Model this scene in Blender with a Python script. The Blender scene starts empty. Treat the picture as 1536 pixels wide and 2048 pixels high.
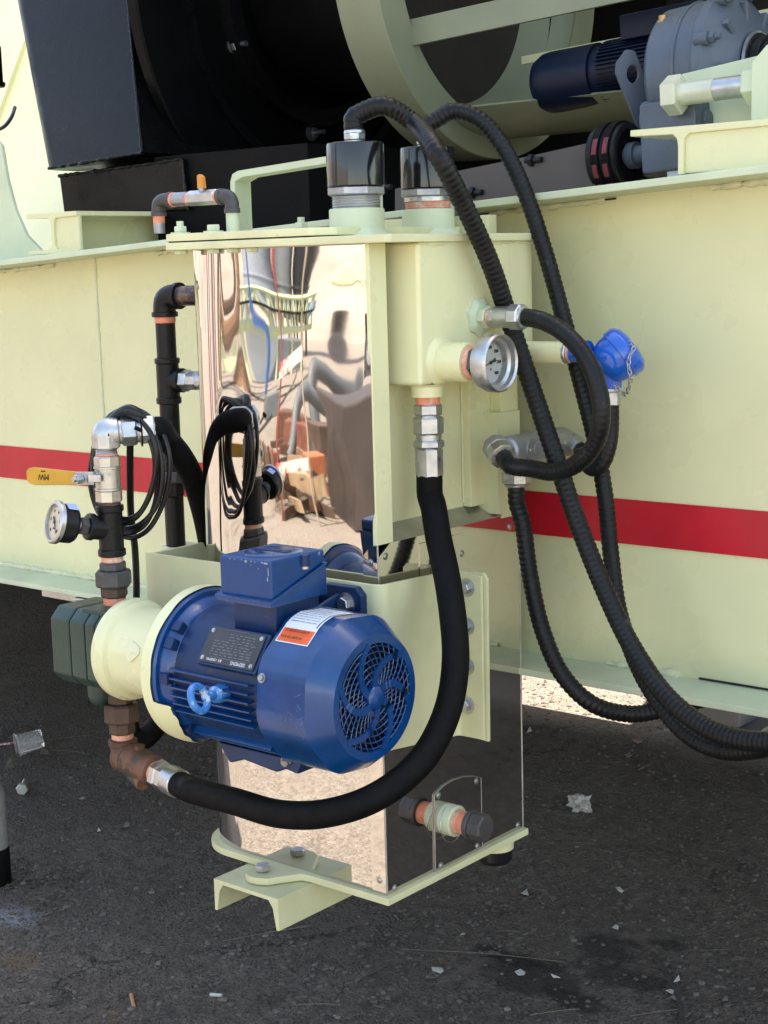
import bpy, bmesh, math, random
from mathutils import Vector as V, Matrix, noise
random.seed(7)
rad = math.radians
scene = bpy.context.scene
COL = scene.collection

# ---------------------------------------------------------------- camera
CAM_F, CAM_YAW, CAM_PITCH, CAM_ROLL = 3152.05, 0.6976, 0.15753, -0.02738
CAM_POS = V((1.5631, -1.84677, 1.45))
def cam_axes(yaw, pitch, roll):
    f = V((-math.sin(yaw) * math.cos(pitch), math.cos(yaw) * math.cos(pitch), -math.sin(pitch)))
    r = V((math.cos(yaw), math.sin(yaw), 0))
    u = r.cross(f)
    c, s = math.cos(roll), math.sin(roll)
    return c * r + s * u, -s * r + c * u, f
AX = cam_axes(CAM_YAW, CAM_PITCH, CAM_ROLL)
cam_data = bpy.data.cameras.new('camera')
cam = bpy.data.objects.new('camera', cam_data)
COL.objects.link(cam)
cam_data.sensor_fit = 'VERTICAL'
cam_data.sensor_height = 36.0
cam_data.lens = CAM_F / 2048 * 36
cam_data.clip_start = 0.05
cam_data.clip_end = 500
r_, u_, f_ = AX
cam.matrix_world = Matrix(((r_.x, u_.x, -f_.x, CAM_POS.x), (r_.y, u_.y, -f_.y, CAM_POS.y),
                           (r_.z, u_.z, -f_.z, CAM_POS.z), (0, 0, 0, 1)))
scene.camera = cam

# ---------------------------------------------------------------- light: sun behind the machine
SUN_EL, SUN_AZ = rad(66), rad(8)          # azimuth from +Y towards +X
world = bpy.data.worlds.new('World')
scene.world = world
world.use_nodes = True
wn = world.node_tree.nodes
sky = wn.new('ShaderNodeTexSky')
sky.sky_type = 'NISHITA'
sky.sun_disc = False
sky.sun_elevation = SUN_EL
sky.sun_rotation = SUN_AZ
sky.altitude = 300
sky.dust_density = 1.5
sky.ozone_density = .6
bg = wn['Background']
bg.inputs['Strength'].default_value = 0.15
tint = wn.new('ShaderNodeMix'); tint.data_type = 'RGBA'; tint.blend_type = 'MULTIPLY'; tint.inputs['Factor'].default_value = 1      # white balance of the whole sky
tint.inputs['B'].default_value = (1.0, .87, .72, 1)
world.node_tree.links.new(sky.outputs['Color'], tint.inputs['A'])
world.node_tree.links.new(tint.outputs['Result'], bg.inputs['Color'])
sun_data = bpy.data.lights.new('sun', 'SUN')
sun_data.energy = 3.4
sun_data.angle = rad(0.55)
sun_data.color = (1.0, 0.93, 0.82)
sun = bpy.data.objects.new('sun', sun_data)
COL.objects.link(sun)
sdir = V((math.sin(SUN_AZ) * math.cos(SUN_EL), math.cos(SUN_AZ) * math.cos(SUN_EL), math.sin(SUN_EL)))
sun.rotation_euler = sdir.to_track_quat('Z', 'Y').to_euler()
sun.location = sdir * 20
scene.view_settings.view_transform = 'Standard'
scene.view_settings.look = 'None'
scene.view_settings.exposure = 2.38
scene.view_settings.gamma = 1.0
scene.view_settings.use_curve_mapping = False
scene.cycles.max_bounces = 10
scene.cycles.diffuse_bounces = 5
scene.cycles.glossy_bounces = 6

# ---------------------------------------------------------------- measuring: a pixel of the photograph on a plane of the place
def ray(px, py):
    return AX[0] * ((px - 768) / 3152.05) + AX[1] * (-(py - 1024) / 3152.05) + AX[2]
def P(px, py, y):
    d = ray(px, py); return CAM_POS + d * ((y - CAM_POS.y) / d.y)
def PX(px, py, x):
    d = ray(px, py); return CAM_POS + d * ((x - CAM_POS.x) / d.x)
def PZ(px, py, z):
    d = ray(px, py); return CAM_POS + d * ((z - CAM_POS.z) / d.z)

# ---------------------------------------------------------------- materials
MATS = {}
def mat(name, col, rough=.5, metal=0.0, var=.08, vs=6., bump=.0, bs=150., coat=0.0, spot=None, spot_s=30., spot_t=.66, rv=.1, spec=.5):
    m = bpy.data.materials.new(name); m.use_nodes = True
    nt = m.node_tree; N = nt.nodes; L = nt.links
    b = N['Principled BSDF']
    tc = N.new('ShaderNodeTexCoord')
    n1 = N.new('ShaderNodeTexNoise'); n1.inputs['Scale'].default_value = vs; n1.inputs['Detail'].default_value = 6
    L.new(tc.outputs['Object'], n1.inputs['Vector'])
    mr = N.new('ShaderNodeMapRange'); mr.inputs['From Min'].default_value = .3; mr.inputs['From Max'].default_value = .7
    mr.inputs['To Min'].default_value = 1 - var; mr.inputs['To Max'].default_value = 1 + var * .6
    L.new(n1.outputs['Fac'], mr.inputs['Value'])
    hs = N.new('ShaderNodeMix'); hs.data_type = 'RGBA'; hs.blend_type = 'MULTIPLY'; hs.inputs['Factor'].default_value = 1
    hs.inputs['A'].default_value = (*col, 1)
    L.new(mr.outputs['Result'], hs.inputs['B'])
    out = hs.outputs['Result']
    if spot:
        n2 = N.new('ShaderNodeTexNoise'); n2.inputs['Scale'].default_value = spot_s; n2.inputs['Detail'].default_value = 8; n2.inputs['Roughness'].default_value = .65
        L.new(tc.outputs['Object'], n2.inputs['Vector'])
        m2 = N.new('ShaderNodeMapRange'); m2.inputs['From Min'].default_value = spot_t; m2.inputs['From Max'].default_value = spot_t + .06
        L.new(n2.outputs['Fac'], m2.inputs['Value'])
        mx = N.new('ShaderNodeMix'); mx.data_type = 'RGBA'
        L.new(m2.outputs['Result'], mx.inputs['Factor']); L.new(out, mx.inputs['A']); mx.inputs['B'].default_value = (*spot, 1)
        out = mx.outputs['Result']
    L.new(out, b.inputs['Base Color'])
    b.inputs['Metallic'].default_value = metal
    b.inputs['Specular IOR Level'].default_value = spec
    n3 = N.new('ShaderNodeTexNoise'); n3.inputs['Scale'].default_value = vs * 3.3; n3.inputs['Detail'].default_value = 5
    L.new(tc.outputs['Object'], n3.inputs['Vector'])
    m3 = N.new('ShaderNodeMapRange'); m3.inputs['From Min'].default_value = .3; m3.inputs['From Max'].default_value = .7
    m3.inputs['To Min'].default_value = max(.02, rough - rv * rough); m3.inputs['To Max'].default_value = min(1, rough + rv)
    L.new(n3.outputs['Fac'], m3.inputs['Value']); L.new(m3.outputs['Result'], b.inputs['Roughness'])
    if coat:
        b.inputs['Coat Weight'].default_value = coat; b.inputs['Coat Roughness'].default_value = .08
    if bump:
        nb = N.new('ShaderNodeTexNoise'); nb.inputs['Scale'].default_value = bs; nb.inputs['Detail'].default_value = 4
        L.new(tc.outputs['Object'], nb.inputs['Vector'])
        bp = N.new('ShaderNodeBump'); bp.inputs['Strength'].default_value = bump; bp.inputs['Distance'].default_value = .002
        L.new(nb.outputs['Fac'], bp.inputs['Height']); L.new(bp.outputs['Normal'], b.inputs['Normal'])
    MATS[name] = m
    return m
CREAM = mat('cream_paint', (.69, .68, .405), .25, coat=.15, var=.09, vs=3, bump=.10, bs=14, rv=.16, spot=(.47, .42, .23), spot_s=46, spot_t=.745)
CREAM2 = mat('cream_paint_worn', (.65, .64, .385), .4, var=.14, vs=9, bump=.1, bs=90, spot=(.26, .18, .08), spot_s=40, spot_t=.69)
PALE = mat('pale_green_paint', (.56, .62, .43), .42, var=.12, vs=8, bump=.12, bs=80, spot=(.33, .30, .18), spot_s=36, spot_t=.7)
CAULK = mat('weld_bead_paint', (.66, .66, .43), .4, var=.1, vs=30, bump=.5, bs=120)
RED = mat('red_stripe', (.50, .008, .022), .33, var=.16, vs=7, spot=(.50, .30, .22), spot_s=60, spot_t=.72)
GREEN_DK = mat('green_grey_paint', (.20, .22, .145), .45, var=.15, vs=5, bump=.1)
MIRROR = mat('mirror_steel', (.62, .59, .56), .018, 1, var=.03, vs=3, rv=.008, bump=.0)
MIRROR_S = mat('mirror_steel_side', (.66, .62, .58), .03, 1, var=.05, vs=3, rv=.02, bump=.012, bs=20)
STEEL = mat('zinc_steel', (.50, .51, .52), .33, 1, var=.18, vs=40, bump=.06, bs=300, rv=.18)
STEEL_D = mat('dull_steel', (.36, .37, .39), .42, 1, var=.25, vs=30, bump=.15, bs=200)
GALV = mat('galvanised', (.50, .51, .52), .38, 1, var=.2, vs=22, bump=.1)
ALU = mat('cast_aluminium', (.36, .37, .38), .40, .6, var=.12, vs=25, bump=.2, bs=300)
BRASSY = mat('plated_valve', (.55, .53, .47), .32, .9, var=.2, vs=30, bump=.1, spot=(.34, .24, .10), spot_s=45, spot_t=.62)
BLACKPIPE = mat('black_iron', (.007, .007, .008), .34, 0, spec=.26, var=.3, vs=30, bump=.3, bs=180, spot=(.06, .05, .05), spot_s=60, spot_t=.68)
IRONGREY = mat('grey_iron', (.075, .072, .075), .5, .3, var=.3, vs=25, bump=.3, bs=160)
RUST = mat('rusty_iron', (.135, .060, .032), .62, .15, var=.45, vs=18, bump=.4, bs=120, spot=(.05, .038, .032), spot_s=26, spot_t=.52)
RUST2 = mat('brown_iron', (.085, .052, .038), .55, .25, var=.35, vs=22, bump=.3, bs=140)
TAPE = mat('orange_sealant', (.75, .26, .15), .6, 0, var=.25, vs=60, bump=.5, bs=300, spot=(.55, .40, .30), spot_s=120, spot_t=.55)
TAPE_P = mat('pink_sealant', (.70, .33, .23), .55, 0, var=.2, vs=60, bump=.5, bs=300, spot=(.62, .50, .40), spot_s=70, spot_t=.54)
BLUE = mat('motor_blue', (.002, .042, .165), .18, 0, var=.28, vs=14, bump=.10, bs=170, coat=.25, spot=(.07, .085, .115), spot_s=30, spot_t=.68)
BLUE_D = mat('motor_blue_dull', (.004, .024, .090), .38, 0, spec=.4, var=.3, vs=14, bump=.3, bs=120, spot=(.05, .055, .06), spot_s=26, spot_t=.64)
BLUE_CHIP = mat('motor_blue_chipped', (.002, .042, .165), .30, 0, var=.16, vs=14, bump=.12, bs=170, spot=(.40, .42, .46), spot_s=26, spot_t=.70)
EYEBLUE = mat('eyebolt_blue', (.04, .19, .52), .22, 0, var=.2, vs=60, bump=.2, spot=(.42, .50, .58), spot_s=60, spot_t=.56)
HEADBLUE = mat('bright_blue_enamel', (.006, .10, .52), .16, 0, var=.05, coat=.5, bump=.04, bs=120)
NAVY = mat('navy_motor', (.002, .007, .024), .4, spec=.25, var=.2, vs=10, bump=.1)
GEARGREY = mat('gear_grey_paint', (.075, .094, .125), .4, 0, var=.14, vs=12, bump=.3, bs=130)
PUMPGREEN = mat('pump_green', (.020, .045, .034), .40, 0, var=.25, vs=14, bump=.35, bs=140, spot=(.10, .10, .07), spot_s=50, spot_t=.66)
DARK = mat('black_void', (.004, .004, .005), .7, var=.1)
BLACKGLOSS = mat('black_enamel', (.008, .008, .009), .11, 0, var=.2, vs=20, coat=.3, bump=.05, bs=40, spot=(.05, .05, .055), spot_s=40, spot_t=.70)
BLACKPAINT = mat('black_duct_paint', (.004, .004, .0045), .2, 0, spec=.2, var=.2, vs=5, bump=.25, bs=240, rv=.2)
BLACKMATTE = mat('black_housing_paint', (.0022, .0022, .0025), .5, 0, spec=.10, var=.3, vs=5, bump=.2, bs=120)
BROWNGREY = mat('belt_guard_paint', (.058, .048, .046), .38, 0, var=.15, vs=5, bump=.1)
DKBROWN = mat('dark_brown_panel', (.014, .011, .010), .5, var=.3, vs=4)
RUBBER = mat('hose_rubber', (.0035, .0035, .004), .6, 0, spec=.12, var=.3, vs=30, bump=.45, bs=420, spot=(.022, .020, .018), spot_s=14, spot_t=.62)
CONDUIT = mat('conduit_pvc', (.0065, .007, .008), .36, 0, spec=.26, var=.35, vs=30, bump=.2, bs=260, spot=(.05, .05, .055), spot_s=35, spot_t=.64)
CABLE = mat('cable_jacket', (.006, .006, .008), .3, 0, spec=.4, var=.2, vs=40, bump=.1)
ORANGE = mat('orange_plastic', (.62, .25, .035), .42, 0, var=.12, vs=20)
YELLOW = mat('yellow_vinyl', (.56, .31, .025), .42, 0, var=.16, vs=14, bump=.15, bs=120)
INK = mat('dark_ink', (.02, .018, .016), .6, var=.05)
WHITEINK = mat('light_ink', (.55, .56, .58), .5, var=.05)
DIALWHITE = mat('dial_white', (.52, .47, .36), .4, var=.05)
DIALGREY = mat('dial_grey', (.36, .38, .35), .4, var=.05)
LABELW = mat('label_white', (.62, .68, .74), .38, var=.06)
LABELO = mat('label_orange', (.72, .12, .03), .42, var=.06)
LABELB = mat('label_blue', (.35, .45, .85), .4, var=.06)
PLATE = mat('nameplate_grey', (.055, .055, .06), .4, .4, var=.2, vs=40)
PAPER = mat('white_paper', (.47, .46, .42), .7, var=.1, vs=30, bump=.3)
STRAW = mat('dry_straw', (.15, .125, .09), .8, var=.3, vs=20)
TAN = mat('filter_tan', (.40, .22, .10), .8, var=.2, vs=200)
PINKSTONE = mat('pink_stone', (.30, .18, .15), .8, var=.2, vs=30, bump=.3)
BELTRED = mat('belt_red_print', (.16, .018, .022), .6, var=.5, vs=60)
BRASS = mat('brass_breather', (.42, .27, .12), .4, .9, var=.2, vs=40)

def glass_mat():
    m = bpy.data.materials.new('clear_plastic'); m.use_nodes = True
    b = m.node_tree.nodes['Principled BSDF']
    b.inputs['Base Color'].default_value = (.9, .9, .9, 1); b.inputs['Roughness'].default_value = .06
    b.inputs['Transmission Weight'].default_value = .85; b.inputs['IOR'].default_value = 1.3
    return m
CLEAR = glass_mat()

# ---------------------------------------------------------------- mesh helpers
def perp(d):
    d = d.normalized()
    a = V((0, 0, 1)) if abs(d.z) < .9 else V((0, 1, 0))
    u = a.cross(d).normalized()
    return u, d.cross(u)
def catmull(pts, step, closed=False):
    pts = [V(p) for p in pts]; out = []
    n = len(pts)
    for i in range(n if closed else n - 1):
        if closed:
            p0, p1, p2, p3 = pts[(i - 1) % n], pts[i], pts[(i + 1) % n], pts[(i + 2) % n]
        else:
            p1, p2 = pts[i], pts[i + 1]
            p0 = pts[i - 1] if i else p1 * 2 - p2
            p3 = pts[i + 2] if i + 2 < n else p2 * 2 - p1
        # centripetal parametrisation
        t0 = 0; t1 = t0 + max(1e-5, (p1 - p0).length) ** .5; t2 = t1 + max(1e-5, (p2 - p1).length) ** .5; t3 = t2 + max(1e-5, (p3 - p2).length) ** .5
        k = max(2, int((p2 - p1).length / step * 1.1))
        for j in range(k):
            t = t1 + (t2 - t1) * j / k
            A1 = p0 * ((t1 - t) / (t1 - t0)) + p1 * ((t - t0) / (t1 - t0))
            A2 = p1 * ((t2 - t) / (t2 - t1)) + p2 * ((t - t1) / (t2 - t1))
            A3 = p2 * ((t3 - t) / (t3 - t2)) + p3 * ((t - t2) / (t3 - t2))
            B1 = A1 * ((t2 - t) / (t2 - t0)) + A2 * ((t - t0) / (t2 - t0))
            B2 = A2 * ((t3 - t) / (t3 - t1)) + A3 * ((t - t1) / (t3 - t1))
            out.append(B1 * ((t2 - t) / (t2 - t1)) + B2 * ((t - t1) / (t2 - t1)))
    if not closed: out.append(pts[-1])
    return out
def resample(pts, step):
    out = [pts[0]]; acc = 0
    for a, b in zip(pts, pts[1:]):
        l = (b - a).length
        if l < 1e-9: continue
        d = step - acc
        while d <= l:
            out.append(a + (b - a) * (d / l)); d += step
        acc = l - (d - step)
    if (out[-1] - pts[-1]).length > step * .3: out.append(pts[-1])
    return out
class G:
    def __init__(s): s.bm = bmesh.new()
    def face(s, vs):
        try: return s.bm.faces.new(vs)
        except ValueError: return None
    def box(s, lo, hi):
        (a, b, c), (d, e, f) = lo, hi
        v = [s.bm.verts.new(p) for p in ((a,b,c),(d,b,c),(d,e,c),(a,e,c),(a,b,f),(d,b,f),(d,e,f),(a,e,f))]
        for q in ((3,2,1,0),(4,5,6,7),(0,1,5,4),(1,2,6,5),(2,3,7,6),(3,0,4,7)): s.face([v[i] for i in q])
        return s
    def obox(s, c, ax, ay, sx, sy, sz):
        ax = V(ax).normalized(); ay = V(ay); ay = (ay - ax * ay.dot(ax)).normalized(); az = ax.cross(ay); c = V(c)
        v = []
        for z in (-.5, .5):
            for x, y in ((-.5,-.5),(.5,-.5),(.5,.5),(-.5,.5)):
                v.append(s.bm.verts.new(c + ax*x*sx + ay*y*sy + az*z*sz))
        for q in ((3,2,1,0),(4,5,6,7),(0,1,5,4),(1,2,6,5),(2,3,7,6),(3,0,4,7)): s.face([v[i] for i in q])
        return s
    def lathe(s, p, d, prof, n=28, cap=(True, True), rf=None, up=None, ph=0.):
        p = V(p); d = V(d).normalized()
        if up is None: u, w = perp(d)
        else:
            u = V(up); u = (u - d*u.dot(d)).normalized(); w = d.cross(u)
        rings = []
        for (t, r) in prof:
            ring = []
            for i in range(n):
                a = 2*math.pi*i/n + ph
                rr = r * (rf(a, t) if rf else 1)
                ring.append(s.bm.verts.new(p + d*t + (u*math.cos(a) + w*math.sin(a))*rr))
            rings.append(ring)
        for A, B in zip(rings, rings[1:]):
            for i in range(n):
                s.face([A[i], A[(i+1)%n], B[(i+1)%n], B[i]])
        if cap[0]: s.face(rings[0][::-1])
        if cap[1]: s.face(rings[-1])
        return s
    def cyl(s, p0, p1, r0, r1=None, n=24, cap=True, ph=0.):
        p0, p1 = V(p0), V(p1)
        return s.lathe(p0, p1 - p0, [(0, r0), ((p1-p0).length, r0 if r1 is None else r1)], n, (cap, cap), ph=ph)
    def hexa(s, p0, p1, r, n=6, ch=.12, ph=0.):
        p0, p1 = V(p0), V(p1); L = (p1-p0).length; c = min(ch*r, L*.3)
        return s.lathe(p0, p1-p0, [(0, r*.90), (c, r), (L-c, r), (L, r*.90)], n, ph=ph)
    def tube(s, pts, r, n=12, step=.006, rib=None, closed=False, smooth=True, cap=True):
        pts = [V(p) for p in pts]
        if smooth: pts = catmull(pts, step, closed)
        if rib: pts = resample(pts, rib[0]/4.)
        rings = []; m = len(pts); u = None
        for i, p in enumerate(pts):
            if closed: d = pts[(i+1)%m] - pts[i-1]
            else: d = pts[min(i+1, m-1)] - pts[max(i-1, 0)]
            d.normalize()
            if u is None: u, w = perp(d)
            else:
                u = (u - d*u.dot(d)).normalized(); w = d.cross(u)
            rr = r(i/(m-1)) if callable(r) else r
            if rib: rr += rib[1]*(1, .35, -1, .35)[i % 4]
            rings.append([s.bm.verts.new(p + (u*math.cos(2*math.pi*k/n) + w*math.sin(2*math.pi*k/n))*rr) for k in range(n)])
        R2 = zip(rings, rings[1:] + ([rings[0]] if closed else []))
        for A, B in R2:
            off = 0
            if closed and B is rings[0]:
                off = min(range(n), key=lambda o: (A[0].co - B[o].co).length)
            for k in range(n): s.face([A[k], A[(k+1)%n], B[(k+1+off)%n], B[(k+off)%n]])
        if cap and not closed:
            s.face(rings[0][::-1]); s.face(rings[-1])
        return s
    def prism(s, poly, vec):
        vec = V(vec)
        a = [s.bm.verts.new(V(p)) for p in poly]; b = [s.bm.verts.new(V(p)+vec) for p in poly]
        n = len(a); s.face(a[::-1]); s.face(b)
        for i in range(n): s.face([a[i], a[(i+1)%n], b[(i+1)%n], b[i]])
        return s
    def torus(s, c, axis, R, r, n=32, m=10, sx=1.):
        u, w = perp(V(axis)); c = V(c)
        pts = [c + (u*math.cos(2*math.pi*i/n)*sx + w*math.sin(2*math.pi*i/n))*R for i in range(n)]
        return s.tube(pts, r, m, closed=True, smooth=False)
    def ball(s, c, r, n=12, sc=(1,1,1)):
        m = bmesh.ops.create_uvsphere(s.bm, u_segments=n, v_segments=max(6, n*2//3), radius=r)
        for v in m['verts']: v.co = V((v.co.x*sc[0], v.co.y*sc[1], v.co.z*sc[2])) + V(c)
        return s
    def sheet(s, rows):
        R = [[s.bm.verts.new(p) for p in row] for row in rows]
        for A, B in zip(R, R[1:]):
            for i in range(len(A)-1): s.face([A[i], A[i+1], B[i+1], B[i]])
        return s
ORG = {}
def tag(o, label=None, cat=None, group=None, kind=None):
    if label: o['label'] = label
    if cat: o['category'] = cat
    if group: o['group'] = group
    if kind: o['kind'] = kind
    return o
def thing(name, label, cat, loc=(0,0,0), group=None):
    o = bpy.data.objects.new(name, None); COL.objects.link(o)
    o.location = loc; o.empty_display_size = .05
    ORG[o.name] = V(loc)
    return tag(o, label, cat, group)
def build(g, name, m, parent=None, bev=0., seg=2, ang=32, sharp=True, label=None, kind=None, loc=None):
    bm = g.bm
    bmesh.ops.recalc_face_normals(bm, faces=bm.faces)
    if bev:
        ed = [e for e in bm.edges if len(e.link_faces) == 2 and e.calc_face_angle(0) > rad(28)]
        bmesh.ops.bevel(bm, geom=ed, offset=bev, segments=seg, affect='EDGES', clamp_overlap=True, profile=.5)
    org = ORG[parent.name] if parent else (V(loc) if loc is not None else V((0,0,0)))
    if org.length: bmesh.ops.translate(bm, verts=bm.verts, vec=-org)
    me = bpy.data.meshes.new(name); bm.to_mesh(me); bm.free()
    me.materials.append(m)
    me.shade_smooth()
    if sharp: me.set_sharp_from_angle(angle=rad(ang))
    o = bpy.data.objects.new(name, me); COL.objects.link(o)
    if parent: o.parent = parent
    elif loc is not None: o.location = loc
    ORG[o.name] = org
    if bev:
        wm = o.modifiers.new('weighted', 'WEIGHTED_NORMAL'); wm.keep_sharp = True; wm.weight = 80
    if label: o['label'] = label
    if kind: o['kind'] = kind
    return o
def dup(root, delta, label=None):
    r = root.copy(); COL.objects.link(r); r.location = V(root.location) + V(delta)
    if label: r['label'] = label
    for ch in list(root.children):
        c = ch.copy(); COL.objects.link(c); c.parent = r
        for gch in ch.children:
            d = gch.copy(); COL.objects.link(d); d.parent = c
    return r
def text(body, size, pos, right, up, m, parent, name='lettering', ext=.0004, align='CENTER'):
    cu = bpy.data.curves.new(name, 'FONT'); cu.body = body; cu.size = size; cu.extrude = ext
    cu.align_x = align; cu.align_y = 'CENTER'; cu.resolution_u = 2
    cu.materials.append(m)
    o = bpy.data.objects.new(name, cu); COL.objects.link(o)
    R = V(right).normalized(); U = V(up); U = (U - R*U.dot(R)).normalized(); W = R.cross(U)
    p = V(pos) - (ORG[parent.name] if parent else V((0,0,0)))
    MX = Matrix(((R.x,U.x,W.x,p.x),(R.y,U.y,W.y,p.y),(R.z,U.z,W.z,p.z),(0,0,0,1)))
    me = bpy.data.meshes.new_from_object(o)
    bpy.data.objects.remove(o)
    mo = bpy.data.objects.new(name, me); COL.objects.link(mo)
    if parent: mo.parent = parent
    mo.matrix_local = MX
    return mo
def stack(root, p, d, specs):
    """parts one after another along an axis: (name, length, radius, sides, material)"""
    p = V(p); d = V(d).normalized(); out = []
    for (name, L, r, n, m) in specs:
        g = G()
        q = p - d*.001
        if n <= 8: g.hexa(q, p + d*L, r, n, ph=.3)
        else:
            e = min(.0015, L*.25, r*.2)
            g.lathe(q, d, [(0, r-e), (e, r), (L+.001-e, r), (L+.001, r-e)], n)
        out.append(build(g, name, m, root)); p = p + d*L
    return p
def thread(root, p, d, L, r, m, name='thread', pitch=.0022):
    prof = []; k = max(3, int(L/pitch))
    for i in range(k):
        prof += [(L*i/k, r), (L*(i+.5)/k, r*.955)]
    prof.append((L, r))
    g = G(); g.lathe(p, d, prof, 24)
    return build(g, name, m, root, ang=20)
def hexbolt(parent, p, d, r=.010, h=.007, washer=.016, m=None, name='bolt', shank=0.0):
    g = G(); p = V(p); d = V(d).normalized()
    if washer: g.cyl(p - d*.001, p + d*.0022, washer, n=24)
    g.hexa(p + d*.0015, p + d*(.002+h), r, 6, ph=random.uniform(0, 1))
    if shank: g.cyl(p + d*h, p + d*(h+shank), r*.52, n=14)
    return build(g, name, m or STEEL, parent)
def screw(parent, p, d, r=.0042, name='rivet', m=None):
    g = G(); p = V(p); d = V(d).normalized()
    g.lathe(p - d*.0005, d, [(0, r*1.5), (.0009, r*1.45), (.001, r), (.0022, r*.85), (.0028, r*.4)], 14)
    return build(g, name, m or STEEL, parent)
# ================================================================ GROUND
def ground_mat():
    m = bpy.data.materials.new('old_asphalt'); m.use_nodes = True
    nt = m.node_tree; N = nt.nodes; L = nt.links; b = N['Principled BSDF']
    tc = N.new('ShaderNodeTexCoord'); O = tc.outputs['Object']
    def noise_(sc, det=6, ro=.6, vec=None):
        n = N.new('ShaderNodeTexNoise'); n.inputs['Scale'].default_value = sc; n.inputs['Detail'].default_value = det; n.inputs['Roughness'].default_value = ro
        L.new(vec or O, n.inputs['Vector']); return n
    def mrange(src, a, c, lo=0., hi=1.):
        r = N.new('ShaderNodeMapRange'); r.inputs['From Min'].default_value = a; r.inputs['From Max'].default_value = c
        r.inputs['To Min'].default_value = lo; r.inputs['To Max'].default_value = hi; L.new(src, r.inputs['Value']); return r.outputs['Result']
    def mix(f, A, B, mode='MIX'):
        x = N.new('ShaderNodeMix'); x.data_type = 'RGBA'; x.blend_type = mode
        if isinstance(f, float): x.inputs['Factor'].default_value = f
        else: L.new(f, x.inputs['Factor'])
        for k, s in (('A', A), ('B', B)):
            if isinstance(s, tuple): x.inputs[k].default_value = (*s, 1)
            else: L.new(s, x.inputs[k])
        return x.outputs['Result']
    def math_(op, a, c=None):
        x = N.new('ShaderNodeMath'); x.operation = op
        for i, s in enumerate((a, c)):
            if s is None: continue
            if isinstance(s, (int, float)): x.inputs[i].default_value = s
            else: L.new(s, x.inputs[i])
        return x.outputs[0]
    # stones in the binder
    wob = noise_(60, 3)
    wv = N.new('ShaderNodeVectorMath'); wv.operation = 'SCALE'; wv.inputs['Scale'].default_value = .006; L.new(wob.outputs['Color'], wv.inputs[0])
    ov = N.new('ShaderNodeVectorMath'); ov.operation = 'ADD'; L.new(O, ov.inputs[0]); L.new(wv.outputs[0], ov.inputs[1])
    vo = N.new('ShaderNodeTexVoronoi'); vo.inputs['Scale'].default_value = 95; L.new(ov.outputs[0], vo.inputs['Vector'])
    vo2 = N.new('ShaderNodeTexVoronoi'); vo2.inputs['Scale'].default_value = 210; L.new(ov.outputs[0], vo2.inputs['Vector'])
    sep = N.new('ShaderNodeSeparateColor'); L.new(vo.outputs['Color'], sep.inputs[0])
    base = mix(mrange(noise_(2.2, 5).outputs['Fac'], .35, .65), (.138, .110, .086), (.212, .174, .140))
    base = mix(mrange(noise_(38, 8, .7).outputs['Fac'], .35, .7), base, (.072, .060, .052))
    # only some cells carry a pale stone
    st = math_('MULTIPLY', mrange(sep.outputs['Red'], .72, .80), mrange(vo.outputs['Distance'], .46, .28))
    stone_c = mix(sep.outputs['Green'], (.12, .10, .082), (.21, .19, .17))
    base = mix(math_('MULTIPLY', st, .5), base, stone_c)
    # hairline cracks and worn patches
    ve = N.new('ShaderNodeTexVoronoi'); ve.feature = 'DISTANCE_TO_EDGE'; ve.inputs['Scale'].default_value = 1.7
    wn_ = noise_(5, 6, .7); wsc = N.new('ShaderNodeVectorMath'); wsc.operation = 'SCALE'; wsc.inputs['Scale'].default_value = .35; L.new(wn_.outputs['Color'], wsc.inputs[0])
    wad = N.new('ShaderNodeVectorMath'); wad.operation = 'ADD'; L.new(O, wad.inputs[0]); L.new(wsc.outputs[0], wad.inputs[1]); L.new(wad.outputs[0], ve.inputs['Vector'])
    crack = math_('MULTIPLY', mrange(ve.outputs['Distance'], .010, .002), mrange(noise_(1.3, 3).outputs['Fac'], .48, .60))
    base = mix(math_('MULTIPLY', crack, .8), base, (.018, .016, .014))
    base = mix(mrange(noise_(16, 7, .72).outputs['Fac'], .52, .68, 0, .55), base, (.048, .041, .036))
    # fines and dust
    base = mix(mrange(noise_(9, 8, .7).outputs['Fac'], .60, .78, 0, .5), base, (.12, .098, .075))
    # dark oil stains and sandy spots, each with its own place
    pos = N.new('ShaderNodeSeparateXYZ'); L.new(O, pos.inputs[0])
    def blot(px, py, rx, ry, edge=.35, sc=14):
        c = PZ(px, py, 0)
        nz = noise_(sc, 6, .65)
        dx = math_('DIVIDE', math_('SUBTRACT', pos.outputs['X'], c.x), rx)
        dy = math_('DIVIDE', math_('SUBTRACT', pos.outputs['Y'], c.y), ry)
        d = math_('SQRT', math_('ADD', math_('MULTIPLY', dx, dx), math_('MULTIPLY', dy, dy)))
        d = math_('ADD', d, math_('MULTIPLY', math_('SUBTRACT', nz.outputs['Fac'], .5), 2.2))
        return mrange(d, 1.0 + edge * .3, 1.0 - edge)
    for a in ((1070, 1952, .13, .09), (1215, 1897, .075, .075), (1250, 1955, .11, .05), (1330, 1888, .05, .03), (1020, 1915, .1, .03), (1150, 2000, .08, .04), (560, 1690, .1, .06)):
        base = mix(math_('MULTIPLY', blot(*a), .66), base, (.012, .0108, .010))
    for a in ((45, 1925, .06, .05), (225, 2030, .03, .04)):
        base = mix(math_('MULTIPLY', blot(*a), .7), base, (.17, .115, .07))
    base = mix(math_('MULTIPLY', blot(25, 1835, .075, .055, .8, 30), .5), base, (.42, .44, .50))
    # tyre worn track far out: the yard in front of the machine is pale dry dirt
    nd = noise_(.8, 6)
    yy = math_('ADD', pos.outputs['Y'], math_('MULTIPLY', nd.outputs['Fac'], .8))
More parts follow.
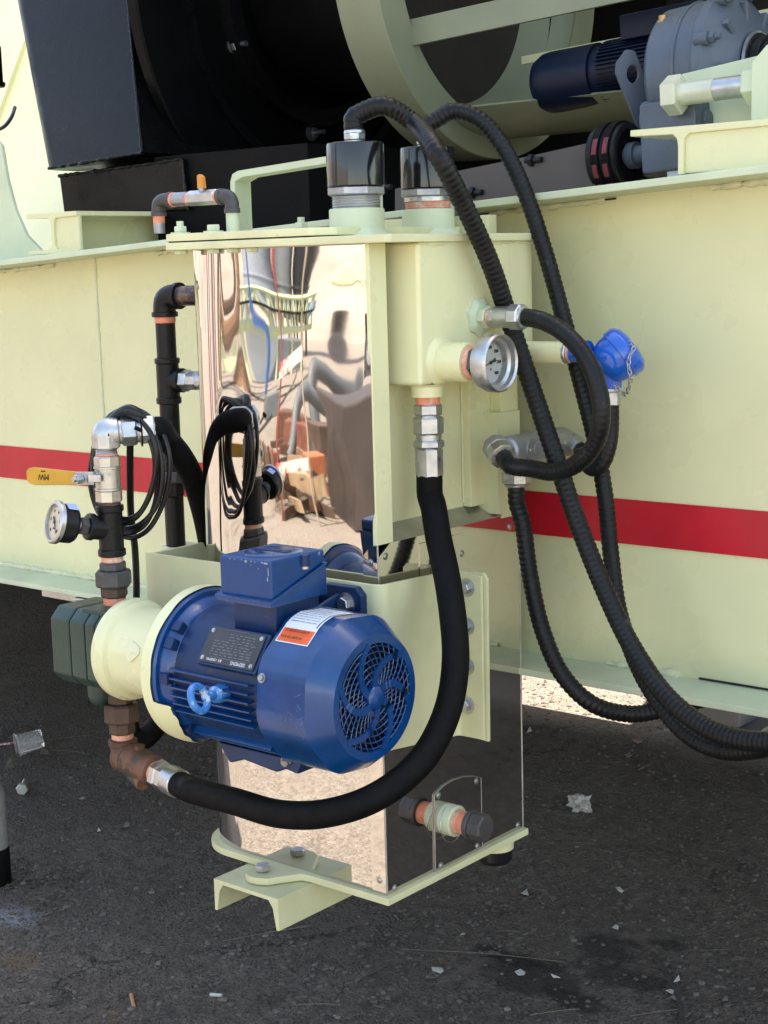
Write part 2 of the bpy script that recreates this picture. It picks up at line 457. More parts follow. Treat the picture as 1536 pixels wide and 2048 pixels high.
    dirt = mix(mrange(noise_(3, 8, .7).outputs['Fac'], .3, .7), (.345, .295, .245), (.26, .218, .178))
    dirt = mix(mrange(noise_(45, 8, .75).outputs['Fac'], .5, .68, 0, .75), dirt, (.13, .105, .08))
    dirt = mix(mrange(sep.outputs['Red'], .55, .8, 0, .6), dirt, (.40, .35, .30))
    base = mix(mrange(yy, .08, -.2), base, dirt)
    base = mix(math_('MULTIPLY', mrange(yy, 2.45, 2.65), mrange(pos.outputs['X'], -2.3, -1.9)), base, dirt)  # pale colour mixed in at the far sunlit patch to brighten it
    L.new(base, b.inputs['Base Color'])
    b.inputs['Roughness'].default_value = .86; b.inputs['Specular IOR Level'].default_value = .3
    h = math_('ADD', math_('MULTIPLY', mrange(vo.outputs['Distance'], .5, .1), .6), math_('MULTIPLY', mrange(vo2.outputs['Distance'], .5, .1), .3))
    h = math_('ADD', h, math_('MULTIPLY', noise_(26, 8, .7).outputs['Fac'], 1.5))
    h = math_('SUBTRACT', h, math_('MULTIPLY', crack, .9))
    bp = N.new('ShaderNodeBump'); bp.inputs['Strength'].default_value = 1.0; bp.inputs['Distance'].default_value = .013
    L.new(h, bp.inputs['Height']); L.new(bp.outputs['Normal'], b.inputs['Normal'])
    return m
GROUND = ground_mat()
g = G(); rows = []
xs = [-150, -60, -25] + [-9 + .6*i for i in range(21)] + [10, 40, 120]
ys = [-150, -60, -25, -10] + [-4 + .5*i for i in range(21)] + [20, 60, 150]
for y in ys: rows.append([(x, y, 0) for x in xs])
g.sheet(rows)
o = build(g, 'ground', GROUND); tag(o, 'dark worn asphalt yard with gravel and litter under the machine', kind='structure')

_b = bmesh.new(); bmesh.ops.create_icosphere(_b, subdivisions=1, radius=1); _b.verts.index_update()
ICO_V = [tuple(v.co) for v in _b.verts]; ICO_F = [tuple(v.index for v in f.verts) for f in _b.faces]; _b.free()
def stones(g, name, m):
    me = bpy.data.meshes.new(name); me.from_pydata(g['v'], [], g['f']); me.materials.append(m); me.shade_smooth(); me.set_sharp_from_angle(angle=rad(45))
    o = bpy.data.objects.new(name, me); COL.objects.link(o); return o
def stone_mesh(g, c, r, flat=.6):
    s = (random.uniform(.7, 1.35), random.uniform(.7, 1.2), random.uniform(.35, flat))
    a = random.uniform(0, 6.3); ca, sa = math.cos(a), math.sin(a)
    base = len(g['v'])
    for v in ICO_V:
        k = r*(1 + random.uniform(-.22, .22))
        x, y, z = v[0]*s[0]*k, v[1]*s[1]*k, v[2]*s[2]*k
        g['v'].append((x*ca - y*sa + c[0], x*sa + y*ca + c[1], z + c[2]))
    for f in ICO_F: g['f'].append((f[0]+base, f[1]+base, f[2]+base))
STONES = mat('loose_gravel', (.105, .089, .075), .85, 0, var=.6, vs=18, bump=.3, bs=160)
STONES2 = mat('pale_gravel', (.20, .175, .15), .8, 0, var=.5, vs=22, bump=.3, bs=160)
def in_view_ground(pad=60):
    # a random place of the ground the photograph shows, away from the oil
    while True:
        px = random.uniform(-pad, 1536 + pad); py = random.uniform(1170, 2048 + pad)
        if not any(((px-a)/c)**2 + ((py-b)/d)**2 < 1 for a, b, c, d in ((1070, 1952, 150, 45), (1215, 1897, 95, 40), (1250, 1955, 120, 30), (1330, 1888, 60, 20))) or random.random() < .12: return PZ(px, py, 0)
g = {'v': [], 'f': []}
for i in range(9000):
    p = in_view_ground(); r = random.choice((.0028, .0035, .0042, .005, .0062, .008))
    stone_mesh(g, p + V((0, 0, r*.1)), r)
o = stones(g, 'gravel', STONES); tag(o, 'small dark loose gravel scattered over the asphalt', kind='stuff')
g = {'v': [], 'f': []}
for i in range(110):
    p = in_view_ground(); r = random.choice((.003, .004, .005, .007, .009))
    stone_mesh(g, p + V((0, 0, r*.1)), r)
o = stones(g, 'gravel', STONES2); tag(o, 'paler loose stones among the dark gravel', kind='stuff')
g = G()
for i in range(75):
    p = in_view_ground(); a = random.uniform(0, 6.3); L_ = random.uniform(.015, .075); c_ = random.uniform(-.4, .4)
    pts = [p + V((math.cos(a + c_*t)*L_*t, math.sin(a + c_*t)*L_*t, .003 + .004*math.sin(3*t))) for t in (0, .33, .66, 1)]
    g.tube(pts, random.uniform(.0004, .0008), 4, step=.02)
for (x0, y0, x1, y1) in ((445, 1882, 625, 1850), (800, 1898, 1130, 1924), (100, 1480, 185, 1470), (100, 1500, 180, 1510), (60, 1937, 105, 1953), (1060, 2030, 1160, 2018), (1260, 2032, 1370, 2018), (585, 2010, 690, 2012)):
    a, c = PZ(x0, y0, .004), PZ(x1, y1, .005); mid = (a + c)/2 + V((.01, .012, .002))
    g.tube([a, mid, c], .0009, 5, step=.02)
o = build(g, 'straw', STRAW); tag(o, 'dry straw stalks and twigs lying on the asphalt', kind='stuff')

# ---------------------------------------------------------------- litter, each piece a thing
def flake(px, py, poly, lab, m=PAPER, name='paper_scrap', cat='paper scrap', grp='pale scraps littering the asphalt', h=.006):
    c = PZ(px, py, 0); g = G()
    tilt = V((random.uniform(-.3, .3), random.uniform(-.3, .3), 0))
    pts = []
    for (x, y) in poly:
        x, y = x*.72 + random.uniform(-1.2, 1.2), y*.82 + random.uniform(-.8, .8)
        q = PZ(px + x, py + y, 0); d = q - c
        pts.append(V((q.x, q.y, h*.5 + max(0, d.dot(tilt)) + random.uniform(0, h*.4))))
    g.prism(pts, (0, 0, .0012))
    o = build(g, name, m, loc=c); tag(o, lab, cat, grp); return o
flake(1050, 1790, [(-10, 3), (6, -10), (12, 8)], 'triangular white paper scrap right of the tank base')
flake(1238, 1782, [(-10, -4), (2, -6), (12, 4), (6, 8), (-4, 5)], 'cream chip on the asphalt right of the triangular paper')
flake(875, 1944, [(-16, -2), (14, -6), (16, 3), (8, 8), (-14, 4)], 'oblong white scrap on bare asphalt left of the oil stain')
flake(1040, 1949, [(-14, -2), (0, -6), (14, 0), (12, 6), (-4, 7)], 'white paper scrap lying in the wide oil stain')
flake(1231, 1859, [(-8, 2), (0, -5), (9, -2), (6, 5)], 'small white scrap just above the round oil stain')
flake(1340, 1990, [(-12, 0), (0, -5), (10, 0), (10, 7), (2, 5)], 'white torn scrap at the bottom right by the black rubber strip', h=.012)
flake(1353, 1975, [(-8, 4), (6, -9), (9, 2)], 'upright torn white corner beside the black rubber strip', h=.02)
flake(1112, 1958, [(-14, -3), (10, -1), (12, 3), (-8, 3)], 'thin pale sliver right of the wide oil stain')
flake(925, 1873, [(-5, 2), (0, -4), (6, 0)], 'tiny white speck of paper between tank base and oil stain')
flake(1060, 1462, [(-8, 6), (0, -6), (5, 4)], 'pale scrap behind the tank base under the beam edge')
flake(1275, 1488, [(-18, -2), (-2, -8), (14, 0), (12, 8), (0, 8)], 'broken pink stone lying beneath the beam', PINKSTONE, 'stone', 'stone', None, .016)
flake(1255, 1516, [(-10, 0), (4, -5), (12, 2), (0, 5)], 'flat grey stone below the pink stone under the beam', STONES2, 'stone', 'stone', None, .012)
flake(1282, 1540, [(-8, 4), (8, -6), (10, 0), (-4, 6)], 'tan wood splinter below the flat grey stone', TAN, 'splinter', 'splinter', None)
flake(198, 1664, [(-6, 2), (0, -4), (5, 1)], 'white crumb on the asphalt left of the brown strainer', PAPER)
flake(255, 1657, [(-9, 4), (-2, -5), (9, -2), (4, 5)], 'grey pebble right of the white crumb', STONES2, 'stone', 'stone', None, .014)
flake(316, 1935, [(-8, 6), (-2, -6), (8, -4), (6, 6)], 'grey pebble in the middle of the open asphalt', STONES2, 'stone', 'stone', None, .014)
flake(105, 1880, [(-10, 4), (-4, -6), (8, -6), (11, 3)], 'rounded dark pebble near the white powder patch', STONES, 'stone', 'stone', None, .018)
flake(1450, 2007, [(-8, 6), (-2, -6), (8, -4), (6, 6)], 'tan pebble at the lower right corner', STONES2, 'stone', 'stone', None, .014)
flake(90, 1512, [(-14, 6), (-6, -6), (6, -2), (14, -4), (12, 6)], 'crushed leaf and paper bit beside the clear plastic cup', STRAW, h=.02)
flake(20, 1537, [(-10, 8), (-4, -8), (8, -6), (11, 7)], 'crumpled pale scrap at the left edge above the bolt', STRAW, h=.02)
# crumpled tissue
c = PZ(1160, 1607, .018); g = G()
m_ = bmesh.ops.create_icosphere(g.bm, subdivisions=3, radius=.024)
for v in m_['verts']:
    k = 1 + .75*noise.noise(v.co*130) + .3*noise.noise(v.co*300); v.co = V((v.co.x*1.25*k, v.co.y*k, v.co.z*.95*k)) + c
o = build(g, 'paper_tissue', mat('grey_tissue', (.42, .40, .37), .8, bump=.4, bs=200, var=.25, vs=60), loc=PZ(1160, 1607, 0), ang=20); tag(o, 'crumpled grey tissue on the gravel under the right beam', 'tissue')
# cigarette butts
for (px, py, dx, dy, m, lab) in ((265, 2001, 3, 12, TAN, 'tan cigarette filter standing out at the bottom left'), (432, 1990, 12, 1, PAPER, 'white cigarette butt lying right of the tan filter')):
    a, c = PZ(px-dx, py-dy, .004), PZ(px+dx, py+dy, .004); g = G(); g.cyl(a, c, .0038, n=14)
    o = build(g, 'cigarette_butt', m, loc=PZ(px, py, 0), bev=.0004); tag(o, lab, 'cigarette butt', 'cigarette butts dropped on the asphalt')
# loose bolt
bp = PZ(47, 1572, 0); t = thing('loose_bolt', 'galvanised hex bolt lying loose on the asphalt at left', 'bolt', bp)
a = PZ(44, 1578, .017); e = PZ(56, 1553, .012); d = (e - a).normalized()
g = G(); g.hexa(a - d*.006, a + d*.006, .0175, 6, ph=.2); build(g, 'bolt_head', GALV, t)
g = G(); g.cyl(a, a + d*.075, .0085, n=16); build(g, 'shank', GALV, t)
thread(t, a + d*.045, d, .03, .0088, GALV)
# clear cup
cp = PZ(58, 1490, 0); t = thing('plastic_cup', 'crushed clear plastic cup lying on its side at left', 'cup', cp)
a = PZ(33, 1490, .032); e = PZ(80, 1478, .040); g = G()
g.lathe(a, e-a, [(0, .034), (.004, .037), (.004, .033), (.075, .027), (.078, .025)], 26, (False, True), rf=lambda an, tt: 1 + .13*math.sin(3*an+tt*40)); build(g, 'cup_wall', CLEAR, t)
g = G(); g.torus(a, e-a, .036, .0022, 26, 6); build(g, 'cup_rim', CLEAR, t)
g = G(); g.tube([PZ(0, 1489, .006), PZ(24, 1486, .012), PZ(36, 1480, .02), PZ(46, 1482, .022)], .0035, 8); o = build(g, 'drinking_straw', mat('red_straw', (.35, .05, .05), .5, spot=(.5, .48, .46), spot_s=70, spot_t=.5), loc=PZ(20, 1488, 0)); tag(o, 'red and white drinking straw sticking out of the clear cup', 'straw')
# black rubber strip bottom right
g = G(); pts = [PZ(1305, 1905, .006), PZ(1330, 1940, .007), PZ(1350, 1975, .008), PZ(1362, 2010, .006), PZ(1366, 2070, .006)]
for i, (a, c) in enumerate(zip(pts, pts[1:])):
    d = (c - a); g.obox((a+c)/2, d, (d.y, -d.x, 0), d.length*1.04, .011, .006)
o = build(g, 'rubber_strip', mat('dusty_rubber', (.045, .040, .036), .8, var=.4, vs=30, bump=.3), loc=pts[2]*1, bev=.002); tag(o, 'thin black rubber strip lying on the asphalt at bottom right', 'rubber strip')
# standing post at the left edge
pc = PZ(-12, 1765, 0); t = thing('sleeve_post', 'grey sleeved post with black foot at the left edge', 'post', pc)
g = G(); g.lathe(pc, (0,0,1), [(0, .040), (.004, .042), (.085, .042), (.09, .04)], 30); build(g, 'foot_sleeve', RUBBER, t)
g = G(); g.lathe(pc + V((0,0,.09)), (0,0,1), [(0, .040)] + [(.008 + .012*i + .004*(j), .040 - .0012*(j % 2)) for i in range(11) for j in range(2)] + [(.16, .03)], 30); build(g, 'sleeve', mat('grey_canvas', (.23, .22, .21), .8, var=.2, vs=40, bump=.5, bs=300), t)

# ================================================================ MAIN BEAM
BW = .482            # web plane
BE = .375            # flange edge
def ztop(x): return 1.553 + .0541*x
t = thing('frame_beam', 'long cream plate girder with a red stripe behind the tank', 'beam', (-.5, BW, .723)); BEAM = t
X0, X1 = -6.5, 2.6
g = G(); g.prism([(X0, BW, .735), (X1, BW, .735), (X1, BW, ztop(X1)-.012), (X0, BW, ztop(X0)-.012)], (0, .012, 0)); build(g, 'web', CREAM, t)
g = G(); g.prism([(X0, BE, .722), (X0, BE, .735), (X0, BW+.11, .735), (X0, BW+.11, .722)], (X1-X0, 0, 0)); build(g, 'bottom_flange', PALE, t, bev=.003)
g = G(); g.prism([(X0, BE, ztop(X0)-.013), (X0, BE, ztop(X0)), (X0, BW+.11, ztop(X0)), (X0, BW+.11, ztop(X0)-.013)], (X1-X0, 0, ztop(X1)-ztop(X0))); build(g, 'top_flange', PALE, t, bev=.003)
g = G(); g.prism([(X0, BW-.003, .956), (X1, BW-.003, .956), (X1, BW-.003, 1.034), (X0, BW-.003, 1.034)], (0, .002, 0)); build(g, 'stripe', RED, t)
def weld(name, a, c, r, parent, m=CAULK, amp=.35, n=7):
    a, c = V(a), V(c); L = (c-a).length; k = max(4, int(L/.009)); g = G()
    pts = [a + (c-a)*(i/k) + V((random.uniform(-1,1), 0, random.uniform(-1,1)))*r*.12 for i in range(k+1)]
    rr = [r*(1+random.uniform(-amp, amp)) for _ in range(k+1)]
    g.tube(pts, lambda u: rr[min(k, int(u*k+.5))], n, smooth=False); return build(g, name, m, parent, ang=60)
xw = P(200, 700, BW).x
weld('weld_seam', (xw, BW, .98 + .1), (xw, BW, ztop(xw)-.014), .0045, t)
for (x0, x1) in ((-2.2, -1.35), (-1.0, -.62), (-.12, .12), (.32, .75)):
    weld('weld_seam', (x0, BW-.003, ztop(x0)-.017), (x1, BW-.003, ztop(x1)-.017), .005, t, amp=.6)
for (x0, x1) in ((-2.2, -1.0), (.12, .26), (.62, 1.3)):
    weld('weld_seam', (x0, BW-.003, .738), (x1, BW-.003, .738), .006, t, amp=.6)
for (x0, x1, z) in ((-.20, .14, 1), (.33, .62, 1), (.30, .62, 0), (1.0, 1.6, 0)):
    g = G(); zz = (lambda x: ztop(x)-.0165) if z else (lambda x: .7375)
    g.obox((V((x0, BW-.001, zz(x0)))+V((x1, BW-.001, zz(x1))))/2, (x1-x0, 0, zz(x1)-zz(x0)), (0, 1, 0), x1-x0, .004, .0028); build(g, 'open_joint', DARK, t)
# second girder at the far side, and the deck between them
t2 = thing('frame_beam', 'second girder at the far side of the machine deck', 'beam', (-1, 2.53, .73))
g = G(); g.box((X0, 2.53, .735), (X1, 2.545, 1.44)); build(g, 'web', CREAM, t2)
g = G(); g.box((X0, 2.46, .722), (X1, 2.60, .735)); build(g, 'bottom_flange', PALE, t2)
g = G(); g.box((X0, 2.46, 1.44), (X1, 2.60, 1.455)); build(g, 'top_flange', PALE, t2)
# jack pad seen below the right end of the beam
jp = P(1410, 1460, .9); t = thing('jack_pad', 'grey welded box foot under the right end of the beam', 'jack pad', jp)
a = P(1375, 1398, .9); e = P(1460, 1445, .9)
g = G(); g.box((a.x, .9, .520), (e.x+.02, 1.06, .735)); build(g, 'box', mat('grey_primer', (.17, .165, .17), .5, var=.15, bump=.1), t, bev=.004)
g = G(); g.prism([(a.x-.03, .86, .500), (e.x+.05, .86, .500), (e.x+.09, .90, .535), (e.x+.09, 1.08, .535), (a.x-.03, 1.08, .500)], (0, 0, .008)); build(g, 'pad_plate', MATS['grey_primer'], t)
# small grey bracket under the beam at the left
c = P(165, 1195, .40); t = thing('hanger_clip', 'small grey channel clip under the left part of the beam', 'bracket', c)
g = G(); g.obox(P(180, 1196, .40), (1, .15, .02), (0, 1, 0), .06, .05, .006); g.obox(P(200, 1196, .39), (1, .15, .02), (0, 1, 0), .03, .006, .028); build(g, 'channel', GALV, t, bev=.002)
g = G(); g.obox(P(150, 1186, .46), (1, 0, 0), (0, 1, 0), .16, .07, .022); build(g, 'plate', GALV, t, bev=.002)

# ================================================================ HEATER TANK
TZ0, TZ1 = .439, 1.478
t = thing('heater_tank', 'tall cream oil heater tank with mirror steel cladding', 'tank', (-.19, .19, TZ0)); TANK = t
# base plate: rounded left corner, ear for the hold-down bolt
def dplan(off, rc=.085, ear=False, z=0.):
    L, R_, F_, B_ = -.440-off, off, -off, .384
    pts = [(R_, F_)]
    if ear: pts += [(-.155, F_), (-.175, F_-.004), (-.196, F_-.034), (-.206, F_-.052), (-.222, F_-.061), (-.240, F_-.063), (-.254, F_-.057), (-.262, F_-.043), (-.264, F_-.02), (-.266, F_)]
    n = 14
    for i in range(n+1):
        a = -math.pi/2 - (math.pi/2)*i/n
        pts.append((L+rc+off+(rc+off)*math.cos(a), F_+rc+off+(rc+off)*math.sin(a)))
    pts += [(L, B_), (R_, B_)]
    return [V((x, y, z)) for x, y in pts]
g = G(); g.prism(dplan(.012, ear=True, z=.426), (0, 0, .0125)); build(g, 'base_plate', CREAM2, t, bev=.0018)
# mirror cladding, one wrapped sheet with the ripples of thin polished metal
def ripple(s, z):
    q = V((s*5.2, z*3.1, 3.7)); a = noise.noise(q)*.0024 + noise.noise(V((s*11, z*7.5, 9.1)))*.0006
    a += .0005*math.sin(z*21 + 3*noise.noise(V((s*4, z*4, 1)))) * noise.noise(V((s*6, z*2, 5)))
    return a
TL = -.435
BXC, BZC, BRX, BRZ = -.145, 1.19, 3.2, 8.0      # the thin sheet bulges a little
def BULGE(x, z):
    k = min(1, max(0, (z-.90)/.12))
    return (((x-BXC)**2 - .145**2)/(2*BRX) + ((z-BZC)**2 - .05)/(2*BRZ))*k
path = [V((TL, .383)), V((TL, .24)), V((TL, .15))]
EA, EB = .11, .07
for i in range(17):
    a = math.pi + (math.pi/2)*i/16
    path.append(V((TL+EA+EA*math.cos(a), EB+EB*math.sin(a))))
for i in range(1, 41): path.append(V((TL+EA + (-.0005-TL-EA)*i/40, 0)))
rows = []; nz = 90
for j in range(nz+1):
    z = TZ0 + (TZ1-TZ0)*j/nz; row = []
    for i, p in enumerate(path):
        d = (path[min(i+1, len(path)-1)] - path[max(i-1, 0)]).normalized(); nrm = V((d.y, -d.x))
        w = min(1, max(0, (p.x-TL-EA)/.04)) * min(1, (.0-p.x)/.03 + .15) if i > 18 else 0
        bow = -BULGE(p.x if i > 18 else TL+EA, z) if i > 10 else 0
        k = .22 if z < .95 else .22 + .78*min(1, (z-.95)/.1)
        off = ripple(p.x, z)*w*k + bow + (.0012 if i <= 18 else .0012)
        row.append((p.x + nrm.x*off, p.y + nrm.y*off, z))
    rows.append(row)
g = G(); g.sheet(rows); build(g, 'mirror_cladding', MIRROR, t, sharp=False)
# corner trim strip low on the front
g = G(); g.box((-.0285, -.0030, TZ0), (.0005, -.0014, 1.012)); build(g, 'corner_trim', MIRROR_S, t)
for z in (.462, .70, .985): screw(t, (-.013, -.003, z), (0, -1, 0))
# lower right side sheet
g = G(); g.box((-.02, -.0012, TZ0), (.0012, .382, 1.013)); build(g, 'side_cladding', MIRROR_S, t)
for (y_, r__) in ((.382, .0016), (-.0006, .0012)):
    g = G(); g.cyl((.0010, y_, TZ0), (.0010, y_, 1.013), r__, n=8); build(g, 'folded_edge', STEEL, t)
for (px, py) in ((790, 1776), (1036, 1650), (1019, 1053), (771, 1113)):
    q = PX(px, py, .0012); screw(t, q, (1, 0, 0))
# access panel with its arched top
ap = [PX(869, 1750, .0012), PX(867, 1589, .0012), PX(885, 1571, .0012), PX(905, 1559, .0012), PX(925, 1553, .0012), PX(945, 1552, .0012), PX(960, 1555, .0012), PX(963, 1704, .0012)]
g = G(); g.prism(ap, (.0022, 0, 0)); build(g, 'access_panel', MIRROR_S, t, bev=.0007)
g = G()
for a, c in zip(ap, ap[1:] + ap[:1]): g.cyl(a + V((.0018, 0, 0)), c + V((.0018, 0, 0)), .0011, n=6)
build(g, 'panel_edge', STEEL, t)
for (px, py) in ((877, 1591), (953, 1562), (882, 1731), (955, 1692)): screw(t, PX(px, py, .0034), (1, 0, 0))
# small steel plate behind the hose
q0, q1 = PX(838, 1112, .0012), PX(930, 1160, .0012)
g = G(); g.box((.0014, q0.y, .86), (.0028, q1.y, q0.z+.02)); build(g, 'patch_plate', MIRROR_S, t)
screw(t, PX(924, 1107, .003), (1, 0, 0))
# upper frame: corner posts, recessed panel, ledge
SB = 1.013
g = G(); g.prism([(-.006, -.0035, SB), (.0025, -.0035, SB), (.0025, .036, SB), (-.003, .036, SB), (-.003, .003, SB), (-.006, .003, SB)], (0, 0, TZ1-SB)); build(g, 'corner_post', CREAM, t, bev=.001)
g = G(); g.box((-.042, .004, SB+.004), (-.036, .38, TZ1)); build(g, 'recessed_panel', CREAM, t)
g = G(); g.prism([(.002, .036, SB), (.002, .36, SB), (-.036, .36, SB+.020), (-.036, .036, SB+.020)], (0, 0, .002)); build(g, 'ledge', GALV, t)
g = G(); g.prism([(-.0355, .270, SB+.022), (-.018, .270, SB+.022), (-.018, .384, SB+.022), (-.0355, .384, SB+.022)], (0, 0, TZ1-SB-.03)); build(g, 'rear_post', CREAM, t, bev=.002)
qa, qb = PX(1003, 900, .004), PX(1029, 900, .004)
g = G(); g.box((-.018, qa.y, SB-.004), (.004, qb.y+.012, TZ1-.01)); build(g, 'rear_edge_strip', CREAM, t, bev=.0015)
weld('weld_seam', (-.034, .2695, SB+.03), (-.034, .2695, 1.26), .0025, t)
# junction chamber on the side
g = G(); g.prism([(-.04, .062, 1.258), (.045, .062, 1.258), (.045, .372, 1.258), (-.04, .372, 1.258)], (0, 0, TZ1-1.258)); build(g, 'side_chamber', CREAM, t, bev=.007, seg=4)
weld('weld_seam', (.042, .068, TZ1-.002), (.042, .37, TZ1-.002), .0045, t)
weld('weld_seam', (-.035, .064, 1.258), (-.035, .064, TZ1-.004), .003, t)
# plates on top
def plate(name, outline, z, h, m, bev=.002):
    g = G(); g.prism([V((x, y, z)) for x, y in outline], (0, 0, h)); return build(g, name, m, t, bev=bev)
plate('top_plate', [(.050, -.022), (.055, -.014), (.055, .36), (.048, .384), (-.40, .384), (-.44, .34), (-.44, .004), (-.432, -.018), (-.418, -.022)], TZ1, .0125, CREAM2)
plate('gasket', [(-.12, -.014), (-.12, .30), (-.428, .30), (-.428, -.014)], TZ1+.0125, .002, DARK, 0)
plate('lid', [(-.105, -.020), (-.075, .012), (-.075, .33), (-.42, .33), (-.44, .31), (-.44, .0), (-.432, -.016), (-.418, -.020)], TZ1+.0145, .0125, CREAM2)
LID = TZ1 + .027
for (px, y, hh) in ((361, .0, 1), (427, .0, 0), (603, .10, 1)):
    q = P(px, 466, y); q.z = LID
    g = G(); g.cyl(q, q + V((0,0,.0025)), .0165, n=22); g.hexa(q + V((0,0,.0025)), q + V((0,0,.0125)), .0115, 6, ph=.3)
    if hh: g.cyl(q + V((0,0,.012)), q + V((0,0,.021)), .0060, n=14)
    build(g, 'lid_bolt', PALE, t)
for px in (362, 428, 466, 505):
    q = P(px, 497, -.001); q.z = TZ1
    g = G(); g.hexa(q, q - V((0,0,.007)), .011, 6); build(g, 'lid_bolt', PALE, t)
g = G(); g.box((-.30, .335, TZ1+.0125), (-.02, .36, TZ1+.045)); build(g, 'rear_rib', CREAM2, t, bev=.002)
# sockets for the heating elements
S1 = P(714, 440, .10); S1.z = TZ1 + .012
S2 = S1 + V((0.0, .185, 0))
SOCK_H = P(714, 417, .10).z - S1.z
for S in (S1, S2):
    g = G(); g.lathe(S, (0,0,1), [(0, .0445), (SOCK_H-.002, .0445), (SOCK_H, .0425), (SOCK_H, .036)], 36); build(g, 'element_socket', PALE, t)
    g = G(); g.lathe(S, (0,0,1), [(0, .058), (.004, .055), (.008, .048), (.012, .0445)], 36, rf=lambda a, tt: 1 + .02*math.sin(9*a)); build(g, 'weld_collar', PALE, t)
# stubs on the side chamber
SX = .045
f1 = PX(957, 634, SX)
g = G(); g.lathe(f1, (1,0,0), [(0, .031), (.004, .030), (.007, .024), (.010, .021)], 26, rf=lambda a, tt: 1+.07*math.sin(7*a)); build(g, 'weld_collar', PALE, t)
g = G(); g.hexa(f1 + V((.006,0,0)), f1 + V((.021,0,0)), .0185, 6, ph=.3); build(g, 'threadolet', PALE, t)
st = PX(884, 722, SX); 
DIAL_C = P(1003, 726, st.y)
st.z = DIAL_C.z
stub_len = P(942, 722, st.y).x - SX
g = G(); g.lathe(st, (1,0,0), [(0, .040), (.004, .036), (.007, .0305), (stub_len, .0305), (stub_len, .025)], 34); build(g, 'dial_socket', CREAM, t)
th = PX(1030, 706, SX); th.y = min(th.y, .345)
TH_E = P(1132, 706, th.y)
th.z = TH_E.z
g = G(); g.lathe(th, (1,0,0), [(0, .030), (.004, .026), (.006, .0185), (TH_E.x-SX, .0185), (TH_E.x-SX, .0145)], 28); build(g, 'thermowell_pipe', CREAM, t)
ho = PZ(855, 784, 1.258); ho = V((.012, 0, 1.258)); ho = P(855, 776, .105); ho.z = 1.258
g = G(); g.lathe(ho, (0,0,-1), [(0, .031), (.004, .026), (.020, .0255), (.020, .020)], 28); build(g, 'outlet_socket', CREAM, t)
HOSE_TOP = ho - V((0, 0, .020))
# bracket angle that carries the junction fitting
ba = PX(994, 828, .012)
g = G(); bz1 = PX(1020, 822, .012).z
g.box((-.030, ba.y, 1.02), (.012, ba.y+.012, bz1)); g.box((-.030, ba.y+.011, 1.08), (.0121, BE-.002, bz1-.001)); build(g, 'angle_bracket', CREAM2, t)
# drain foot under the rear
df = V((-.030, .338, .426)); g = G(); g.lathe(df, (0,0,-1), [(0, .034), (.018, .034), (.018, .030)], 30); build(g, 'drain_collar', CREAM, t)
g = G(); g.lathe(df - V((0,0,.018)), (0,0,-1), [(0, .031), (.02, .031), (.026, .027)], 30); build(g, 'drain_cap', BLACKGLOSS, t)

# ---------------------------------------------------------------- lid handle and vent tap
hx0, hx1 = P(462, 400, .17), P(655, 325, .17)
t = thing('lid_handle', 'cream bent strap handle welded on the tank lid', 'handle', (hx0.x, .17, LID))
zt = P(520, 338, .17).z
prof = [(hx0.x, LID), (hx0.x, zt-.018), (hx0.x+.006, zt-.005), (hx0.x+.02, zt), (hx0.x+.30, zt+.016), (hx0.x+.313, zt+.010), (hx0.x+.316, zt-.004), (hx0.x+.316, LID)]
inn = [(x + (.011 if i < 4 else -.011 if i > 4 else 0), z - (.011 if 2 <= i <= 5 else 0)) for i, (x, z) in enumerate(prof)]
g = G(); poly = prof + inn[::-1]
a_ = [V((x, .17, z)) for x, z in prof]; b_ = [V((x, .17, z)) for x, z in inn]
for i in range(len(prof)-1): g.prism([a_[i], a_[i+1], b_[i+1], b_[i]], (0, .040, 0))
bmesh.ops.remove_doubles(g.bm, verts=g.bm.verts, dist=.0001)
build(g, 'strap', PALE, t)

VY = .03
v0 = P(466, 460, VY); v0.z = LID
t = thing('vent_tap', 'small iron vent tap with orange lever on the tank lid', 'tap', v0)
ve = P(458, 392, VY)
g = G(); g.cyl(v0, V((v0.x, VY, P(462, 425, VY).z)), .0108, n=22); build(g, 'riser', PALE, t)
zz = ve.z
g = G(); z0 = P(462, 425, VY).z
g.lathe((v0.x, VY, z0-.001), (0,0,1), [(0, .0135), (.008, .0135), (.0085, .0115)], 20); g.lathe((v0.x-.020, VY, zz), (-1,0,0), [(0, .0115), (.001, .0135), (.008, .0135)], 20)
g.tube([(v0.x, VY, z0+.006), (v0.x, VY, zz-.012), (v0.x-.005, VY, zz-.003), (v0.x-.014, VY, zz), (v0.x-.024, VY, zz)], .0118, 16, step=.004); build(g, 'elbow', IRONGREY, t)
xa = P(437, 396, VY).x
g = G(); g.cyl((xa+.003, VY, zz), (xa-.004, VY, zz), .0112, n=20); build(g, 'sealant_ring', TAPE, t)
xb = P(378, 397, VY).x
g = G(); g.hexa((xa-.003, VY, zz), (xb, VY, zz), .0128, 6, ph=.5); build(g, 'valve_body', STEEL, t)
g = G(); xm = P(404, 390, VY).x; g.cyl((xm, VY, zz+.010), (xm, VY, zz+.018), .0055, n=14); build(g, 'stem', STEEL_D, t)
g = G(); g.prism([(xm-.006, VY-.005, zz+.015), (xm+.007, VY-.005, zz+.015), (xm+.005, VY-.005, zz+.034), (xm-.001, VY-.005, zz+.039), (xm-.006, VY-.005, zz+.037)], (0, .010, 0)); build(g, 'lever', ORANGE, t, bev=.0015)
xc = P(344, 399, VY).x
g = G(); g.cyl((xb+.003, VY, zz), (xb-.004, VY, zz), .0112, n=20); build(g, 'sealant_ring', TAPE, t)
g = G(); g.cyl((xb-.003, VY, zz), (xc+.006, VY, zz), .0118, n=22); build(g, 'nipple', STEEL_D, t)
